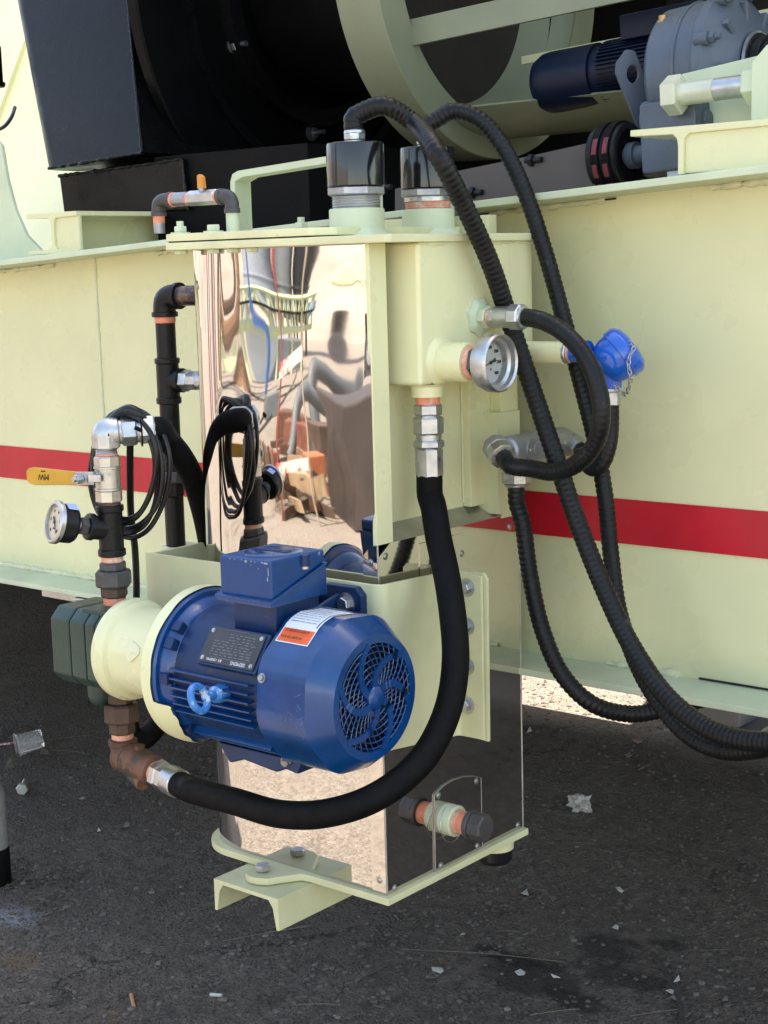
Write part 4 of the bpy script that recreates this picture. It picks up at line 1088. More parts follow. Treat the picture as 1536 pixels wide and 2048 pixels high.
# ================================================================ ADAPTER AND PUMP
t = thing('pump_adapter', 'cream bell housing between green pump and blue motor', 'adapter', C(-.31, 0, -.125))
def ragged(a, tt): return 1
g = G(); g.lathe(C(-.405), XD, [(0, .078), (.001, .0845), (.012, .0855), (.015, .0835), (.025, .0815), (.030, .0745), (.034, .0728), (.140, .0728), (.150, .0755), (.160, .080), (.164, .084), (.165, .1235), (.167, .1250), (.181, .1250)], 72, (True, False)); build(g, 'bell', CREAM, t, ang=28)
# overspray skin: ragged edge of cream paint running onto the motor flange
g = G(); rows = [[], [], []]
NA = 260
for i in range(NA+1):
    a = 2*math.pi*i/NA; dg = math.degrees(a)
    k = .0085 + .0022*noise.noise(V((math.cos(a)*4, math.sin(a)*4, 2)))
    low = max(0, math.cos(rad(dg - 218))); 
    if 195 < dg < 262:
        k += .026*min(1, (dg-195)/5)*min(1, (262-dg)/48) + .0035*noise.noise(V((dg*.09, 0, 0)))
    rows[0].append(pol(-.225, .1256, a)); rows[1].append(pol(-.225 + min(k, .006)+.0, .1254, a))
    ex = max(.006, k)
    rows[2].append(pol(-.225 + ex, .1252 - min(.012, max(0, ex-.012)*.45), a))
g.sheet(rows); build(g, 'overspray', CREAM, t, ang=60)
q = C(-.318) + V((0, math.cos(rad(163)), math.sin(rad(163))))*.0735; d = (q - C(-.318)).normalized()
g = G(); g.lathe(q - d*.001, d, [(0, .0155), (.002, .0155), (.0028, .012), (.003, .006), (.005, .003)], 20, rf=lambda a, tt: 1+.14*math.sin(3*a+1)); build(g, 'grease_cap', CAULK, t)

PX0, PX1 = P(103, 1290, MYc-.06).x, -.402
t = thing('gear_pump', 'dark green cast gear pump with chamfered grooved block body', 'pump', C(-.51, 0, -.065))
def octp(x, k=1.): 
    hy, hz, c = .060*k, .066*k, .019*k
    return [C(x, -hy, -hz+c), C(x, -hy+c, -hz), C(x, hy-c, -hz), C(x, hy, -hz+c), C(x, hy, hz-c), C(x, hy-c, hz), C(x, -hy+c, hz), C(x, -hy, hz-c)]
pl_ = PX1 - PX0
cuts = [(PX0, PX0+.36*pl_), (PX0+.37*pl_, PX0+.65*pl_), (PX0+.66*pl_, PX0+.84*pl_), (PX0+.85*pl_, PX1)]
for (xa_, xb_) in cuts:
    g = G(); g.prism(octp(xa_, 1.0), (xb_-xa_, 0, 0)); build(g, 'pump_section', PUMPGREEN, t, bev=.004)
g = G(); g.prism(octp(PX0-.003, .93), (pl_, 0, 0)); build(g, 'core', PUMPGREEN, t)
q = C(PX0+.062, -.012, -.066); g = G(); g.lathe(q + V((0,0,.006)), (0,0,-1), [(0, .022), (.028, .021), (.040, .0165), (.046, .008), (.047, .001)], 24, (True, False)); build(g, 'relief_cap', PUMPGREEN, t, ang=50)
g = G(); g.box((-.47, MYc-.045, MZc+.060), (-.41, MYc+.045, MZc+.069)); build(g, 'port_pad', PUMPGREEN, t, bev=.003)

# ================================================================ DISCHARGE LINE
DX, DY = -.447, -.157
t = thing('discharge_pipe', 'upright black iron pipe stack with union and tee above the pump', 'pipe', (DX, DY, .893))
stack(t, (DX, DY, .889), (0,0,1), [('base_nipple', .006, .0185, 24, RUST2), ('sealant_ring', .014, .0188, 24, TAPE), ('union_base', .018, .0228, 8, RUST2), ('union_nut', .027, .0305, 8, IRONGREY), ('union_top', .014, .0225, 8, IRONGREY), ('sealant_ring', .012, .0182, 24, TAPE_P)])
stack(t, (DX, DY, .979), (0,0,1), [('tee_collar', .011, .0232, 28, BLACKPIPE), ('tee_body', .064, .0206, 28, BLACKPIPE), ('tee_collar', .010, .0232, 28, BLACKPIPE), ('nipple', .008, .0185, 24, RUST)])
GF = P(123, 1046, DY-.080); GB = V((DX-.004, DY-.006, P(205, 1055, DY).z)); gd = (GF - GB).normalized()
g = G(); g.lathe(GB, gd, [(0, .0195), (.024, .0200), (.025, .0225), (.033, .0225), (.035, .021), (.036, .013)], 26); build(g, 'tee_branch', BLACKPIPE, t)
g = G(); g.hexa(GB + gd*.034, GB + gd*.048, .0155, 6, ph=.2); build(g, 'bushing', IRONGREY, t)
GP = GB + gd*.047
t = thing('pressure_gauge', 'round oil filled pressure gauge with pale dial at left', 'gauge', GP)
g = G(); g.lathe(GP, gd, [(0, .0085), (.008, .0080), (.009, .0115), (.011, .0115)], 18); build(g, 'stem', STEEL, t)
gq = GP + gd*.010
GR = .0345
g = G(); g.lathe(gq, gd, [(0, .012), (.001, .028), (.006, GR-.003), (.030, GR-.002)], 40); build(g, 'case', BLACKPIPE, t)
g = G(); g.lathe(gq + gd*.028, gd, [(0, GR-.002), (.001, GR+.001), (.008, GR+.0012), (.0105, GR-.001), (.0105, GR-.0045), (.006, GR-.005)], 44, (True, False)); build(g, 'bezel', STEEL, t)
gc = gq + gd*.0335
gr_ = V((0,0,1)).cross(gd).normalized(); gu = gd.cross(gr_)     # right and up as seen from outside
g = G(); g.cyl(gc - gd*.002, gc, GR-.0045, n=40); build(g, 'dial_face', DIALWHITE, t)
for k, s in enumerate(('0', '2', '4', '6', '8', '10')):
    a = rad(225 - 54*k); text(s, .0072, gc + gd*.0006 + gr_*math.cos(a)*.0195 + gu*math.sin(a)*.0195, gr_, gu, INK, t, 'numeral')
text('bar', .0050, gc + gd*.0006 - gu*.010, gr_, gu, INK, t, 'numeral')
g = G()
for k in range(41):
    a = rad(225 - 6.75*k); d = gr_*math.cos(a) + gu*math.sin(a); g.obox(gc + gd*.0005 + d*.0262, d, gd, .0030 if k % 4 == 0 else .0018, .0004, .0005)
build(g, 'graduation', INK, t)
a = rad(-52); d = gr_*math.cos(a) + gu*math.sin(a); nn = d.cross(gd); c0 = gc + gd*.0015
g = G(); g.prism([c0 - d*.011 + nn*.0020, c0 - d*.011 - nn*.0020, c0 + d*.023 - nn*.0004, c0 + d*.023 + nn*.0004], gd*.0006); g.cyl(c0, c0 + gd*.0015, .0026, n=14); build(g, 'needle', INK, t)
lb = gq + gd*.014 + (gr_*.42 + gu*.90).normalized()*(GR-.0015)
ln = (gr_*.42 + gu*.90).normalized(); g = G(); g.obox(lb, gd, ln.cross(gd), .018, .018, .0006); build(g, 'sticker', LABELB, t)
# ball valve
t = thing('ball_valve', 'plated ball valve with yellow lever on the pump discharge', 'valve', (DX, DY, 1.069))
stack(t, (DX, DY, 1.069), (0,0,1), [('lower_hex', .021, .0225, 8, BRASSY), ('body', .038, .0212, 28, BRASSY), ('upper_hex', .018, .0222, 8, BRASSY)])
g = G()
for z in (1.091, 1.127): g.lathe((DX, DY, z-.0025), (0,0,1), [(0, .021), (.001, .0228), (.004, .0228), (.005, .021)], 28)
build(g, 'body_ring', BRASSY, t)
hz = P(180, 956, DY-.03).z
g = G(); g.cyl((DX-.010, DY-.012, hz), (DX-.016, DY-.034, hz), .0095, n=18); build(g, 'stem_boss', BRASSY, t)
hd_ = V((-1, -.10, .0)); h0 = P(176, 957, DY-.036); h1 = P(150, 957, DY-.040); h2 = P(53, 952, DY-.052)
g = G(); g.hexa(h1 + V((.012, .004, 0)), h1 + V((.011,-.008,0)), .0085, 6); g.cyl(h1 + V((.012,-.004,0)), h1 + V((.0105,-.013,0)), .0045, n=12); build(g, 'lever_nut', STEEL, t)
g = G(); dd = (h1-h0).normalized(); g.obox((h0+h1)/2 + V((.002, .003, 0)), dd, (0,0,1), .042, .022, .0030); g.obox(h0 + V((.010,.006,0)), (1,.5,0), (0,0,1), .022, .012, .004); build(g, 'lever_plate', STEEL, t, bev=.001)
dd = (h2-h1).normalized(); hn = dd.cross(V((0,0,1))).normalized()
hw = [(0, .0115), (.020, .0120), (.040, .0130), (.060, .0145), (.078, .0150), (.086, .0130), (.090, .008)]
up_ = V((0,0,1)); Lh = (h2-h1).length; ks = Lh/.090
top_ = [h1 + dd*u*ks + up_*w + hn*(.002*math.sin(u*40)) for u, w in hw]; bot_ = [h1 + dd*u*ks - up_*w for u, w in hw]
g = G(); g.prism(top_ + bot_[::-1], hn*.0050); build(g, 'lever_grip', YELLOW, t, bev=.0018)
ht = h1 + dd*.058*ks + (hn*.0055 if hn.y < 0 else hn*-.0006)
fn = hn if hn.y < 0 else -hn
text('MW', .014, h1 + dd*.058*ks + (hn*.0053 if hn.y < 0 else -hn*.0004), dd, -up_ if dd.cross(-up_).dot(fn) > 0 else up_, INK, t)
text('VALVES', .0030, h1 + dd*.058*ks + up_*.0095 + (hn*.0053 if hn.y < 0 else -hn*.0004), dd, -up_ if dd.cross(-up_).dot(fn) > 0 else up_, INK, t)
vd = V((.55, -.83, 0)).normalized(); vr = V((.83, .55, 0))
text('METER', .0085, V((DX, DY, 1.118)) + vd*.0213, vr, (0,0,1), STEEL, t)
text('1', .0080, V((DX, DY, 1.104)) + vd*.0213, vr, (0,0,1), STEEL, t)
# discharge hose with its swivel elbow
EZ = P(215, 866, DY).z
t = thing('discharge_hose', 'black oil hose with plated swivel elbow leaving the valve', 'hose', (DX, DY, 1.146))
thread(t, (DX, DY, 1.146), (0,0,1), .014, .0180, STEEL, 'thread')
g = G(); g.cyl((DX, DY, 1.147), (DX, DY, 1.150), .0186, n=24); build(g, 'sealant_ring', TAPE, t)
ed = V((.62, .78, .03)).normalized(); ec = V((DX, DY, EZ))
g = G(); g.lathe((DX, DY, 1.158), (0,0,1), [(0, .0215), (.002, .0238), (EZ-1.158-.006, .0238)], 8, ph=.3)
g.tube([V((DX, DY, EZ-.012)), V((DX, DY, EZ-.002)), ec + ed*.005 + V((0,0,.002)), ec + ed*.014], .0233, 12, step=.004, smooth=True)
g.lathe(ec + ed*.006, ed, [(0, .0225), (.014, .0225), (.016, .020), (.020, .018)], 24); build(g, 'elbow', STEEL, t)
p = stack(t, ec + ed*.022, ed, [('swivel_ring', .005, .0205, 28, STEEL), ('swivel_nut', .024, .0245, 6, STEEL), ('collar', .004, .020, 26, STEEL), ('crimp_sleeve', .026, .0245, 8, STEEL)])
hose_pts = [p - ed*.006, p + ed*.006, P(334, 878, -.035), P(362, 912, .0), P(385, 955, .04), P(402, 1008, .08), P(414, 1060, .11), P(422, 1120, .135), P(412, 1250, .14), P(372, 1370, .10), P(322, 1440, .045), P(285, 1478, .0), P(262, 1470, -.02), P(252, 1425, -.02), P(252, 1370, -.03)]
g = G(); g.tube(hose_pts, .0205, 18, step=.008); build(g, 'hose', RUBBER, t, ang=60)
# cable coil hung over it
t = thing('cable_coil', 'coiled black cable hanging over the discharge elbow', 'cable', P(262, 830, -.12))
cc = ec + ed*.055
def loop(cx, cy, rx, ry, y, tw, r, seed):
    pts = []
    for k in range(14):
        a = 2*math.pi*k/14 + math.pi/2; x = cx + rx*math.cos(a) + 3*math.sin(3*a+seed); yy = cy - ry*math.sin(a) * (1 if math.sin(a) > 0 else 1.06)
        pts.append(P(x, yy, y + tw*math.cos(a)))
    g = G(); g.tube(pts, r, 9, step=.008, closed=True); build(g, 'cable_turn', CABLE, t, ang=80)
for k in range(5):
    loop(250 + 2.5*k - 4*(k % 2), 930 + 3*k, 62 + 4*k - 7*(k % 2), 102 + 6*k, -.130 + .006*k, .016, .0044, k*1.7)
g = G(); g.tube([P(222, 845, -.135), P(242, 826, -.13), P(262, 820, -.125), P(280, 832, -.115), P(292, 850, -.10)], .0095, 12, step=.006); build(g, 'cable_bundle', CABLE, t)
g = G(); g.tube([P(261, 850, -.10), P(260, 930, -.09), P(262, 1030, -.08), P(270, 1100, -.07), P(273, 1180, -.07), P(272, 1230, -.07)], .0062, 10, step=.01); build(g, 'cable_tail', CABLE, t)
# zip tie
g = G(); g.torus(cc + ed*.003, ed, .0262, .0014, 26, 6); g.obox(P(276, 858, cc.y-.03), (1,.3,-.4), (0,0,1), .012, .006, .004); build(g, 'zip_tie', RUBBER, t)

# ================================================================ SUCTION LINE
IX, IY = -.446, -.157
zi = lambda y: P(232, y, IY).z
t = thing('suction_pipe', 'rusty union elbow and strainer below the pump', 'pipe', (IX, IY, .60))
ztop_ = MZc - .066
z1, z2, z3, z4, z5, z6 = zi(1380), zi(1404), zi(1440), zi(1462), zi(1474), zi(1492)
stack(t, (IX, IY, ztop_), (0,0,-1), [('union_top', ztop_-z2, .0225, 8, RUST2), ('union_nut', z2-z3, .0310, 8, RUST2), ('union_base', z3-z4, .0235, 8, RUST2), ('sealant_ring', z4-z5, .0185, 24, TAPE_P)])
sa = V((IX, IY, z6))
SQ = P(313, 1545, IY-.022)
sd = (SQ - P(240, 1508, IY)).normalized()
sb = P(240, 1508, IY)
g = G(); g.lathe((IX, IY, z5), (0,0,-1), [(0, .0225), (.002, .0245), (.010, .0245), (.011, .0215)], 26)
g.tube([V((IX, IY, z5-.004)), V((IX, IY, z5-.020)), V((IX+.002, IY, sb.z+.012)), sb + sd*.012, sb + sd*.03], .0218, 16, step=.004); build(g, 'elbow', RUST, t)
SL = (SQ-sb).length - .010
g = G(); g.lathe(sb + sd*.010, sd, [(SL*u, r) for u, r in ((0, .0240), (.02, .0270), (.25, .0275), (.255, .0262), (.275, .0262), (.28, .0275), (.60, .0270), (.76, .0245), (.82, .0235), (.83, .0262), (.99, .0262), (1, .022))], 28); build(g, 'strainer', RUST, t)
g = G(); q = sb + sd*SL*.62 + V((0,0,.022)); g.hexa(q, q + V((0,0,.012)) + sd*.002, .0085, 6); build(g, 'strainer_plug', RUST, t)
g = G(); q = sb + sd*SL*.55 + V((0,-.01,-.018)); g.cyl(q, q + sd*.03 + V((0,0,-.006)), .013, n=16); build(g, 'strainer_leg', RUST, t)
t = thing('suction_hose', 'thick black hydraulic hose swinging from the strainer up to the side chamber', 'hose', SQ)
p = stack(t, SQ, sd, [('sealant_ring', .006, .0205, 24, TAPE), ('hex_nut', .018, .0250, 6, STEEL), ('swivel_nut', .016, .0235, 6, STEEL), ('crimp_sleeve', .030, .0240, 26, STEEL)])
q = HOSE_TOP
q2 = stack(t, q, (0,0,-1), [('sealant_ring', .013, .0195, 26, TAPE), ('top_hex', .017, .0225, 6, STEEL), ('neck', .003, .018, 24, STEEL), ('swivel_nut', .027, .0245, 6, STEEL), ('flare', .010, .0205, 26, STEEL), ('lock_nut', .012, .0250, 6, STEEL), ('crimp_sleeve', .046, .0225, 8, STEEL)])
hp = [p - sd*.004, p + sd*.03, P(470, 1603, -.215), P(560, 1628, -.225), P(650, 1627, -.22), P(735, 1602, -.19), P(805, 1558, -.14), P(858, 1500, -.085), P(897, 1415, -.035), P(911, 1325, -.005), P(906, 1235, .025), P(893, 1150, .055), P(877, 1075, .08), P(866, 1010, .098), q2 - V((0,0,.03)), q2 + V((0,0,.004))]
g = G(); g.tube(hp, .0212, 20, step=.008); build(g, 'hose', RUBBER, t, ang=60)

# ================================================================ RISER BEHIND
RX, RY = -.626, .15
zr = lambda y: P(335, y, RY).z
t = thing('return_riser', 'black iron riser pipe with tee and union left of the tank', 'pipe', (RX, RY, zr(1088)))
ze = zr(592)
specs = [('pipe', zr(990)-zr(1088), .0185, 26, BLACKPIPE), ('union_base', zr(962)-zr(990), .0215, 8, BLACKPIPE), ('union_nut', zr(940)-zr(962), .0285, 8, IRONGREY), ('union_top', zr(918)-zr(940), .0215, 8, BLACKPIPE), ('pipe', zr(806)-zr(918), .0185, 26, BLACKPIPE), ('tee_collar', zr(794)-zr(806), .0235, 28, BLACKPIPE), ('tee_body', zr(726)-zr(794), .0212, 28, BLACKPIPE), ('tee_collar', zr(716)-zr(726), .0235, 28, BLACKPIPE), ('pipe', zr(645)-zr(716), .0185, 26, BLACKPIPE), ('sealant_ring', zr(632)-zr(645), .0195, 26, TAPE)]
stack(t, (RX, RY, zr(1088)), (0,0,1), specs)
rd = V((1, .12, 0)).normalized()
g = G(); g.lathe((RX, RY, zr(634)), (0,0,1), [(0, .0225), (.001, .0245), (.009, .0245), (.010, .021)], 26)
g.tube([V((RX, RY, zr(628))), V((RX, RY, ze-.022)), V((RX+.005, RY, ze-.006)), V((RX+.02, RY+.002, ze)), V((RX, RY, ze)) + rd*.034], .0212, 18, step=.004)
g.lathe(V((RX, RY, ze)) + rd*.03, rd, [(0, .0215), (.001, .0245), (.009, .0245), (.010, .020)], 26); build(g, 'elbow', BLACKPIPE, t)
g = G(); q = V((RX, RY, ze)) + rd*.036; g.cyl(q, q + rd*.22, .0185, n=26); build(g, 'branch_pipe', mat('oily_iron', (.06, .045, .045), .3, .5, var=.5, vs=30, bump=.2, spot=(.16, .10, .075), spot_s=60, spot_t=.5), t)
zt2 = zr(760)
g = G(); g.lathe((RX, RY, zt2), rd, [(0, .0185), (.026, .0190), (.027, .0225), (.036, .0225), (.037, .018)], 26); build(g, 'tee_branch', BLACKPIPE, t)
stack(t, V((RX, RY, zt2)) + rd*.036, rd, [('hex_nut', .018, .0205, 6, STEEL), ('swivel_nut', .020, .0185, 8, STEEL), ('collar', .06, .0165, 22, STEEL)])
g = G(); g.box((RX-.03, RY-.012, zr(1088)-.012), (RX+.12, RY+.05, zr(1088)-.002)); build(g, 'foot_shelf', PALE, t, bev=.002)

# ================================================================ DRAIN NIPPLE ON THE LOW RIGHT SIDE
dp = PX(893, 1637, .0034)
de = P(968, 1655, dp.y)
t = thing('drain_nipple', 'capped drain nipple with orange sealant on the access panel', 'drain', dp)
L = de.x - dp.x
p = stack(t, dp - V((.002,0,0)), (1,0,0), [('coupling', L*.33, .0265, 30, PALE), ('sealant_ring', L*.10, .0205, 26, TAPE_P), ('thread_sealant', L*.22, .0195, 26, TAPE), ('cap_rim', L*.10, .0250, 26, IRONGREY), ('cap', L*.34, .0235, 8, IRONGREY)])
g = G(); g.torus(dp + V((L*.13, 0, -.006)), (1, .05, .12), .0315, .0011, 40, 6); build(g, 'wire_ring', STEEL, t)

# ================================================================ CHANNEL FOOT UNDER THE TANK
ca_, cb_ = PZ(431, 1755, .4245), PZ(567, 1793, .4245)
t = thing('support_channel', 'cream steel channel under the tank with bolted ears', 'channel', ((ca_.x+cb_.x)/2, -.09, .37))
x0, x1, y0_ = ca_.x, cb_.x, -.093
H_, tw, tf = .056, .0075, .010
sec = [(x0, .4245), (x1, .4245), (x1, .4245-H_), (x1-.006, .4245-H_), (x1-tf-.003, .4245-tw-.012), (x1-tf-.012, .4245-tw), (x0+tf+.012, .4245-tw), (x0+tf+.003, .4245-tw-.012), (x0+.006, .4245-H_), (x0, .4245-H_)]
g = G(); g.prism([V((x, y0_, z)) for x, z in sec], (0, .42, 0)); build(g, 'channel', CREAM2, t, bev=.0012)
be = PZ(526, 1742, .4385); hexbolt(t, V((be.x, be.y, .4385)), (0,0,1), .0135, .010, 0, GALV, 'bolt')
# ================================================================ MACHINE ABOVE THE BEAM
# cross members on the beam
def crossbeam(x_web, x_l, x_r, ztp, zbt, yf, lab, len_=1.9, tee=False):
    t = thing('cross_member', lab, 'cross beam', (x_web, yf, zbt), 'cross beams carrying the machine')
    tf = .010
    sec = [(x_l, ztp-tf), (x_l, ztp), (x_r, ztp), (x_r, ztp-tf), (x_web+.014, ztp-tf-.002), (x_web+.007, ztp-tf-.009), (x_web+.005, ztp-tf-.02), (x_web+.005, zbt+.02), (x_web+.012, zbt+tf), (x_r, zbt+tf-.002), (x_r, zbt), (x_l, zbt), (x_l, zbt+tf-.002), (x_web-.012, zbt+tf), (x_web-.005, zbt+.02), (x_web-.005, ztp-tf-.02), (x_web-.007, ztp-tf-.009), (x_web-.014, ztp-tf-.002)]
    if tee: sec = sec[:8] + [(x_web+.005, zbt), (x_web-.005, zbt)] + sec[14:]
    g = G(); g.prism([V((x, yf, z)) for x, z in sec], (0, len_, 0)); build(g, 'section', CREAM, t, bev=.0015)
    g = G(); g.box((x_web+.003, yf+.006, zbt+.001), (x_r-.002, yf+.018, ztp-.004)); build(g, 'end_stiffener', CREAM, t, bev=.004)
    return t
YF = .40
wl, wr = P(105, 470, YF), P(1361, 300, YF)
zl = P(100, 425, YF).z; zr_ = P(1361, 252, YF).z
crossbeam(wl.x, P(52, 430, YF).x, wl.x + .085, zl, ztop(wl.x)+.001, YF, 'cream rolled cross beam under the black duct at left')
crossbeam(wr.x, P(1260, 250, YF).x, wr.x + .16, zr_, ztop(wr.x)+.003, YF, 'cream rolled cross beam under the big adjusting bolt', tee=True)
# adjusting block and bolt
YB = .58
bx = P(1500, 185, YB)
t = thing('adjusting_bolt', 'large zinc plated hex bolt threaded through a pale green block', 'bolt', bx)
b0 = P(1352, 190, YB); b1 = bx
ax = V((1, 0, .03)).normalized(); hl = (P(1383, 190, YB).x - P(1333, 190, YB).x)
g = G(); g.hexa(b0 - ax*.016, b0 + ax*.012, .0335, 6, ch=.06, ph=.55); build(g, 'bolt_head', mat('creamy_zinc', (.62, .62, .48), .4, .3, var=.15, vs=20), t, bev=.0)
g = G(); g.cyl(b0 + ax*.010, b0 + ax*.20, .0185, n=28); build(g, 'shank', STEEL, t)
g = G(); g.cyl(b0 + ax*.011, b0 + ax*.075, .0192, n=28); build(g, 'painted_thread', MATS['creamy_zinc'], t)
q = b0 + ax*((bx-b0).length)
g = G(); g.hexa(q - ax*.004, q + ax*.022, .034, 6, ph=.4); build(g, 'jam_nut', PALE, t)
zb_ = zr_ + .001
t = thing('adjusting_block', 'pale green take-up block behind the big bolt', 'block', q)
g = G(); g.prism([(q.x+.024, YB-.045, zb_), (q.x+.024, YB-.045, q.z+.03), (q.x+.05, YB-.045, q.z+.055), (q.x+.20, YB-.045, q.z+.075), (q.x+.20, YB-.045, zb_)], (0, .09, 0)); build(g, 'block', PALE, t, bev=.003)
g = G(); g.prism([(q.x-.20, YB+.07, zb_), (q.x-.185, YB+.07, q.z+.022), (q.x-.165, YB+.07, q.z+.038), (q.x+.20, YB+.07, q.z+.08), (q.x+.20, YB+.07, zb_)], (0, .012, 0)); build(g, 'back_plate', PALE, t, bev=.002)
# gear reducer
YG = .80
gc = P(1462, 148, YG)
t = thing('gear_reducer', 'blue grey cast gear reducer with brass breather and bolted halves', 'gearbox', gc)
ax = V((1, 0, .054)).normalized()
RG = .130
g = G(); g.lathe(gc - ax*.125, ax, [(0, .060), (.006, .085), (.016, RG-.010), (.026, RG), (.115, RG+.003), (.122, RG+.012), (.140, RG+.012), (.146, RG+.004), (.160, RG-.012), (.175, .075)], 48); build(g, 'housing', GEARGREY, t)
g = G()
for s in (-1,): g.torus(gc - ax*.045, ax, RG+.001, .0045, 56, 8)
build(g, 'casting_rib', GEARGREY, t)
for a in range(0, 360, 40):
    d = V((0, math.cos(rad(a)), math.sin(rad(a)))); q = gc + ax*.012 + d*(RG+.008)
    g = G(); g.cyl(q - ax*.012, q + ax*.014, .0125, n=16); build(g, 'bolt_boss', GEARGREY, t, bev=.002)
    q = q + ax*.014; g = G(); g.hexa(q, q + ax*.011, .0095, 6); g.cyl(q + ax*.010, q + ax*.022, .0055, n=10); build(g, 'housing_bolt', GEARGREY, t)
    g = G(); d2 = V((0, math.cos(rad(a+20)), math.sin(rad(a+20)))); g.obox(gc + ax*.035 + d2*.095, d2, ax, .05, .014, .012); build(g, 'end_rib', GEARGREY, t, bev=.003)
q = P(1326, 52, YG-.075); g = G(); g.lathe(q - V((0,0,.012)), (0,0,1), [(0, .015), (.012, .015), (.0125, .011), (.02, .011), (.021, .008), (.03, .008)], 12); build(g, 'breather', BRASS, t)
# flange joint, lower case and shaft
q = P(1310, 160, YG-.11); g = G(); g.obox(gc + V((-.045, -.005, -.055)), ax, (0,1,0), .14, .235, .026); build(g, 'joint_flange', GEARGREY, t, bev=.006)
g = G(); g.obox(gc + V((-.055, -.01, -.115)), ax, (0,1,0), .145, .20, .12); build(g, 'lower_case', GEARGREY, t, bev=.012)
for (px, py) in ((1400, 143), (1322, 225)):
    q = P(px, py, YG-.13); hexbolt(t, q, (.8,-.6,.1), .012, .010, .015, GEARGREY, 'flange_bolt')
q = gc + ax*.05; g = G(); g.lathe(q, ax, [(0, .062), (.012, .062), (.013, .056), (.030, .056), (.031, .050), (.05, .050)], 40); build(g, 'output_seal', MATS['black_iron'], t)
g = G(); g.lathe(q + ax*.004, ax, [(0, .066), (.006, .066)], 40); build(g, 'output_ring', STEEL, t)
g = G(); g.cyl(q, q + ax*.35, .030, n=28); build(g, 'output_shaft', STEEL, t)
# lifting lug
YL = .70
t = thing('lifting_lug', 'flat grey lifting plate with a round hole beside the gear reducer', 'lifting lug', P(1300, 235, YL))
ol = [(1236, 122), (1254, 94), (1264, 100), (1282, 150), (1310, 175), (1296, 260), (1280, 238), (1268, 190)]
c3 = [P(x, y, YL) for x, y in ol]; xr = c3[0].x
# plate seen obliquely: it stands across the beam
lu = V((.55, .83, 0)).normalized(); base = P(1262, 160, YL)
def L3(u, z): return base + lu*u + V((0,0,z))
out = [(-.032, .012), (-.030, .030), (-.012, .052), (.004, .050), (.020, .012), (.060, -.090), (.045, -.115), (.020, -.105)]
hole = [(.000 + .0125*math.cos(2*math.pi*k/20), .010 + .0165*math.sin(2*math.pi*k/20)) for k in range(20)]
g = G()
nrm = lu.cross(V((0,0,1))).normalized()*.008
bmo = g.bm
ov = [bmo.verts.new(L3(*p)) for p in out]; hv = [bmo.verts.new(L3(*p)) for p in hole]
e1 = [bmo.edges.new((ov[i], ov[(i+1) % len(ov)])) for i in range(len(ov))]; e2 = [bmo.edges.new((hv[i], hv[(i+1) % 20])) for i in range(20)]
fl = bmesh.ops.triangle_fill(bmo, edges=e1+e2, use_beauty=True)
fcs = [f for f in bmo.faces]
ex = bmesh.ops.extrude_face_region(bmo, geom=fcs)
bmesh.ops.translate(bmo, verts=[v for v in ex['geom'] if isinstance(v, bmesh.types.BMVert)], vec=nrm)
build(g, 'lug_plate', GEARGREY, t)
# pulley with belts
YP = .66
pc_ = P(1232, 316, YP)
t = thing('belt_pulley', 'dark grooved pulley with two red printed belts', 'pulley', pc_)
ax = V((1, 0, .054)).normalized(); RP = .058
g = G(); g.lathe(pc_ - ax*.030, ax, [(0, .03), (.001, RP), (.004, RP+.002), (.060, RP+.002), (.062, RP-.001), (.062, RP-.010), (.030, RP-.014), (.028, .018)], 48, (True, True)); build(g, 'rim', MATS['black_iron'], t)
for k, o_ in enumerate((-.016, .006)):
    g = G(); g.lathe(pc_ + ax*o_, ax, [(0, RP+.001), (.001, RP+.006), (.016, RP+.006), (.017, RP+.001)], 48); build(g, 'belt', RUBBER, t)
    for a in ((150, 176), (192, 214), (226, 240)):
        rows = []
        for dx in (.0035, .0135): rows.append([pc_ + ax*(o_+dx) + V((0, math.cos(rad(q)), math.sin(rad(q))))*(RP+.0064) for q in [a[0] + (a[1]-a[0])*i/5 for i in range(6)]])
        g = G(); g.sheet(rows); build(g, 'belt_print', BELTRED, t)
g = G(); g.cyl(pc_ - ax*.01, pc_ + ax*.13, .017, n=24); g.cyl(pc_ + ax*.03, pc_ + ax*.045, .024, n=24); build(g, 'shaft', GEARGREY, t)
g = G(); g.lathe(pc_ + ax*.080, ax, [(0, .036), (.012, .036), (.014, .028), (.05, .028)], 28); build(g, 'shaft_housing', GEARGREY, t)
q = P(1350, 344, YP-.05); g = G(); g.obox(q, (1,0,.05), (0,0,1), .030, .020, .001); build(g, 'data_sticker', MATS['label_white'], t)
g = G(); g.obox(pc_ + ax*.14 + V((0, 0, .02)), ax, (0,1,0), .11, .12, .12); g.cyl(pc_ + ax*.085 + V((0,-.02,.042)), pc_ + ax*.2 + V((0,-.02,.042)), .017, n=20); build(g, 'bearing_case', GEARGREY, t, bev=.006)
# navy drive motor behind
YM = 1.05
mc = P(1092, 168, YM)
t = thing('drive_motor', 'navy drive motor with domed end behind the gear reducer', 'motor', mc)
RM_ = .063
g = G(); g.lathe(mc - ax*.02, ax, [(0, .020), (.004, .040), (.014, .054), (.030, .062), (.045, RM_+.001), (.16, RM_+.001)], 44); build(g, 'fan_cowl', NAVY, t)
g = G(); g.cyl(mc + ax*.14, mc + ax*.50, RM_-.006, n=44); build(g, 'stator', NAVY, t)
for k in range(26):
    a = rad(90 + 8*k); d = V((0, math.cos(a), math.sin(a))); g = G(); g.obox(mc + ax*.30 + d*(RM_-.003), ax, d, .28, .009, .0022); build(g, 'cooling_fin', NAVY, t)
g = G(); g.obox(mc + ax*.30 + V((0,-.01,.075)), ax, (0,1,0), .17, .09, .05); build(g, 'terminal_box', NAVY, t, bev=.004)
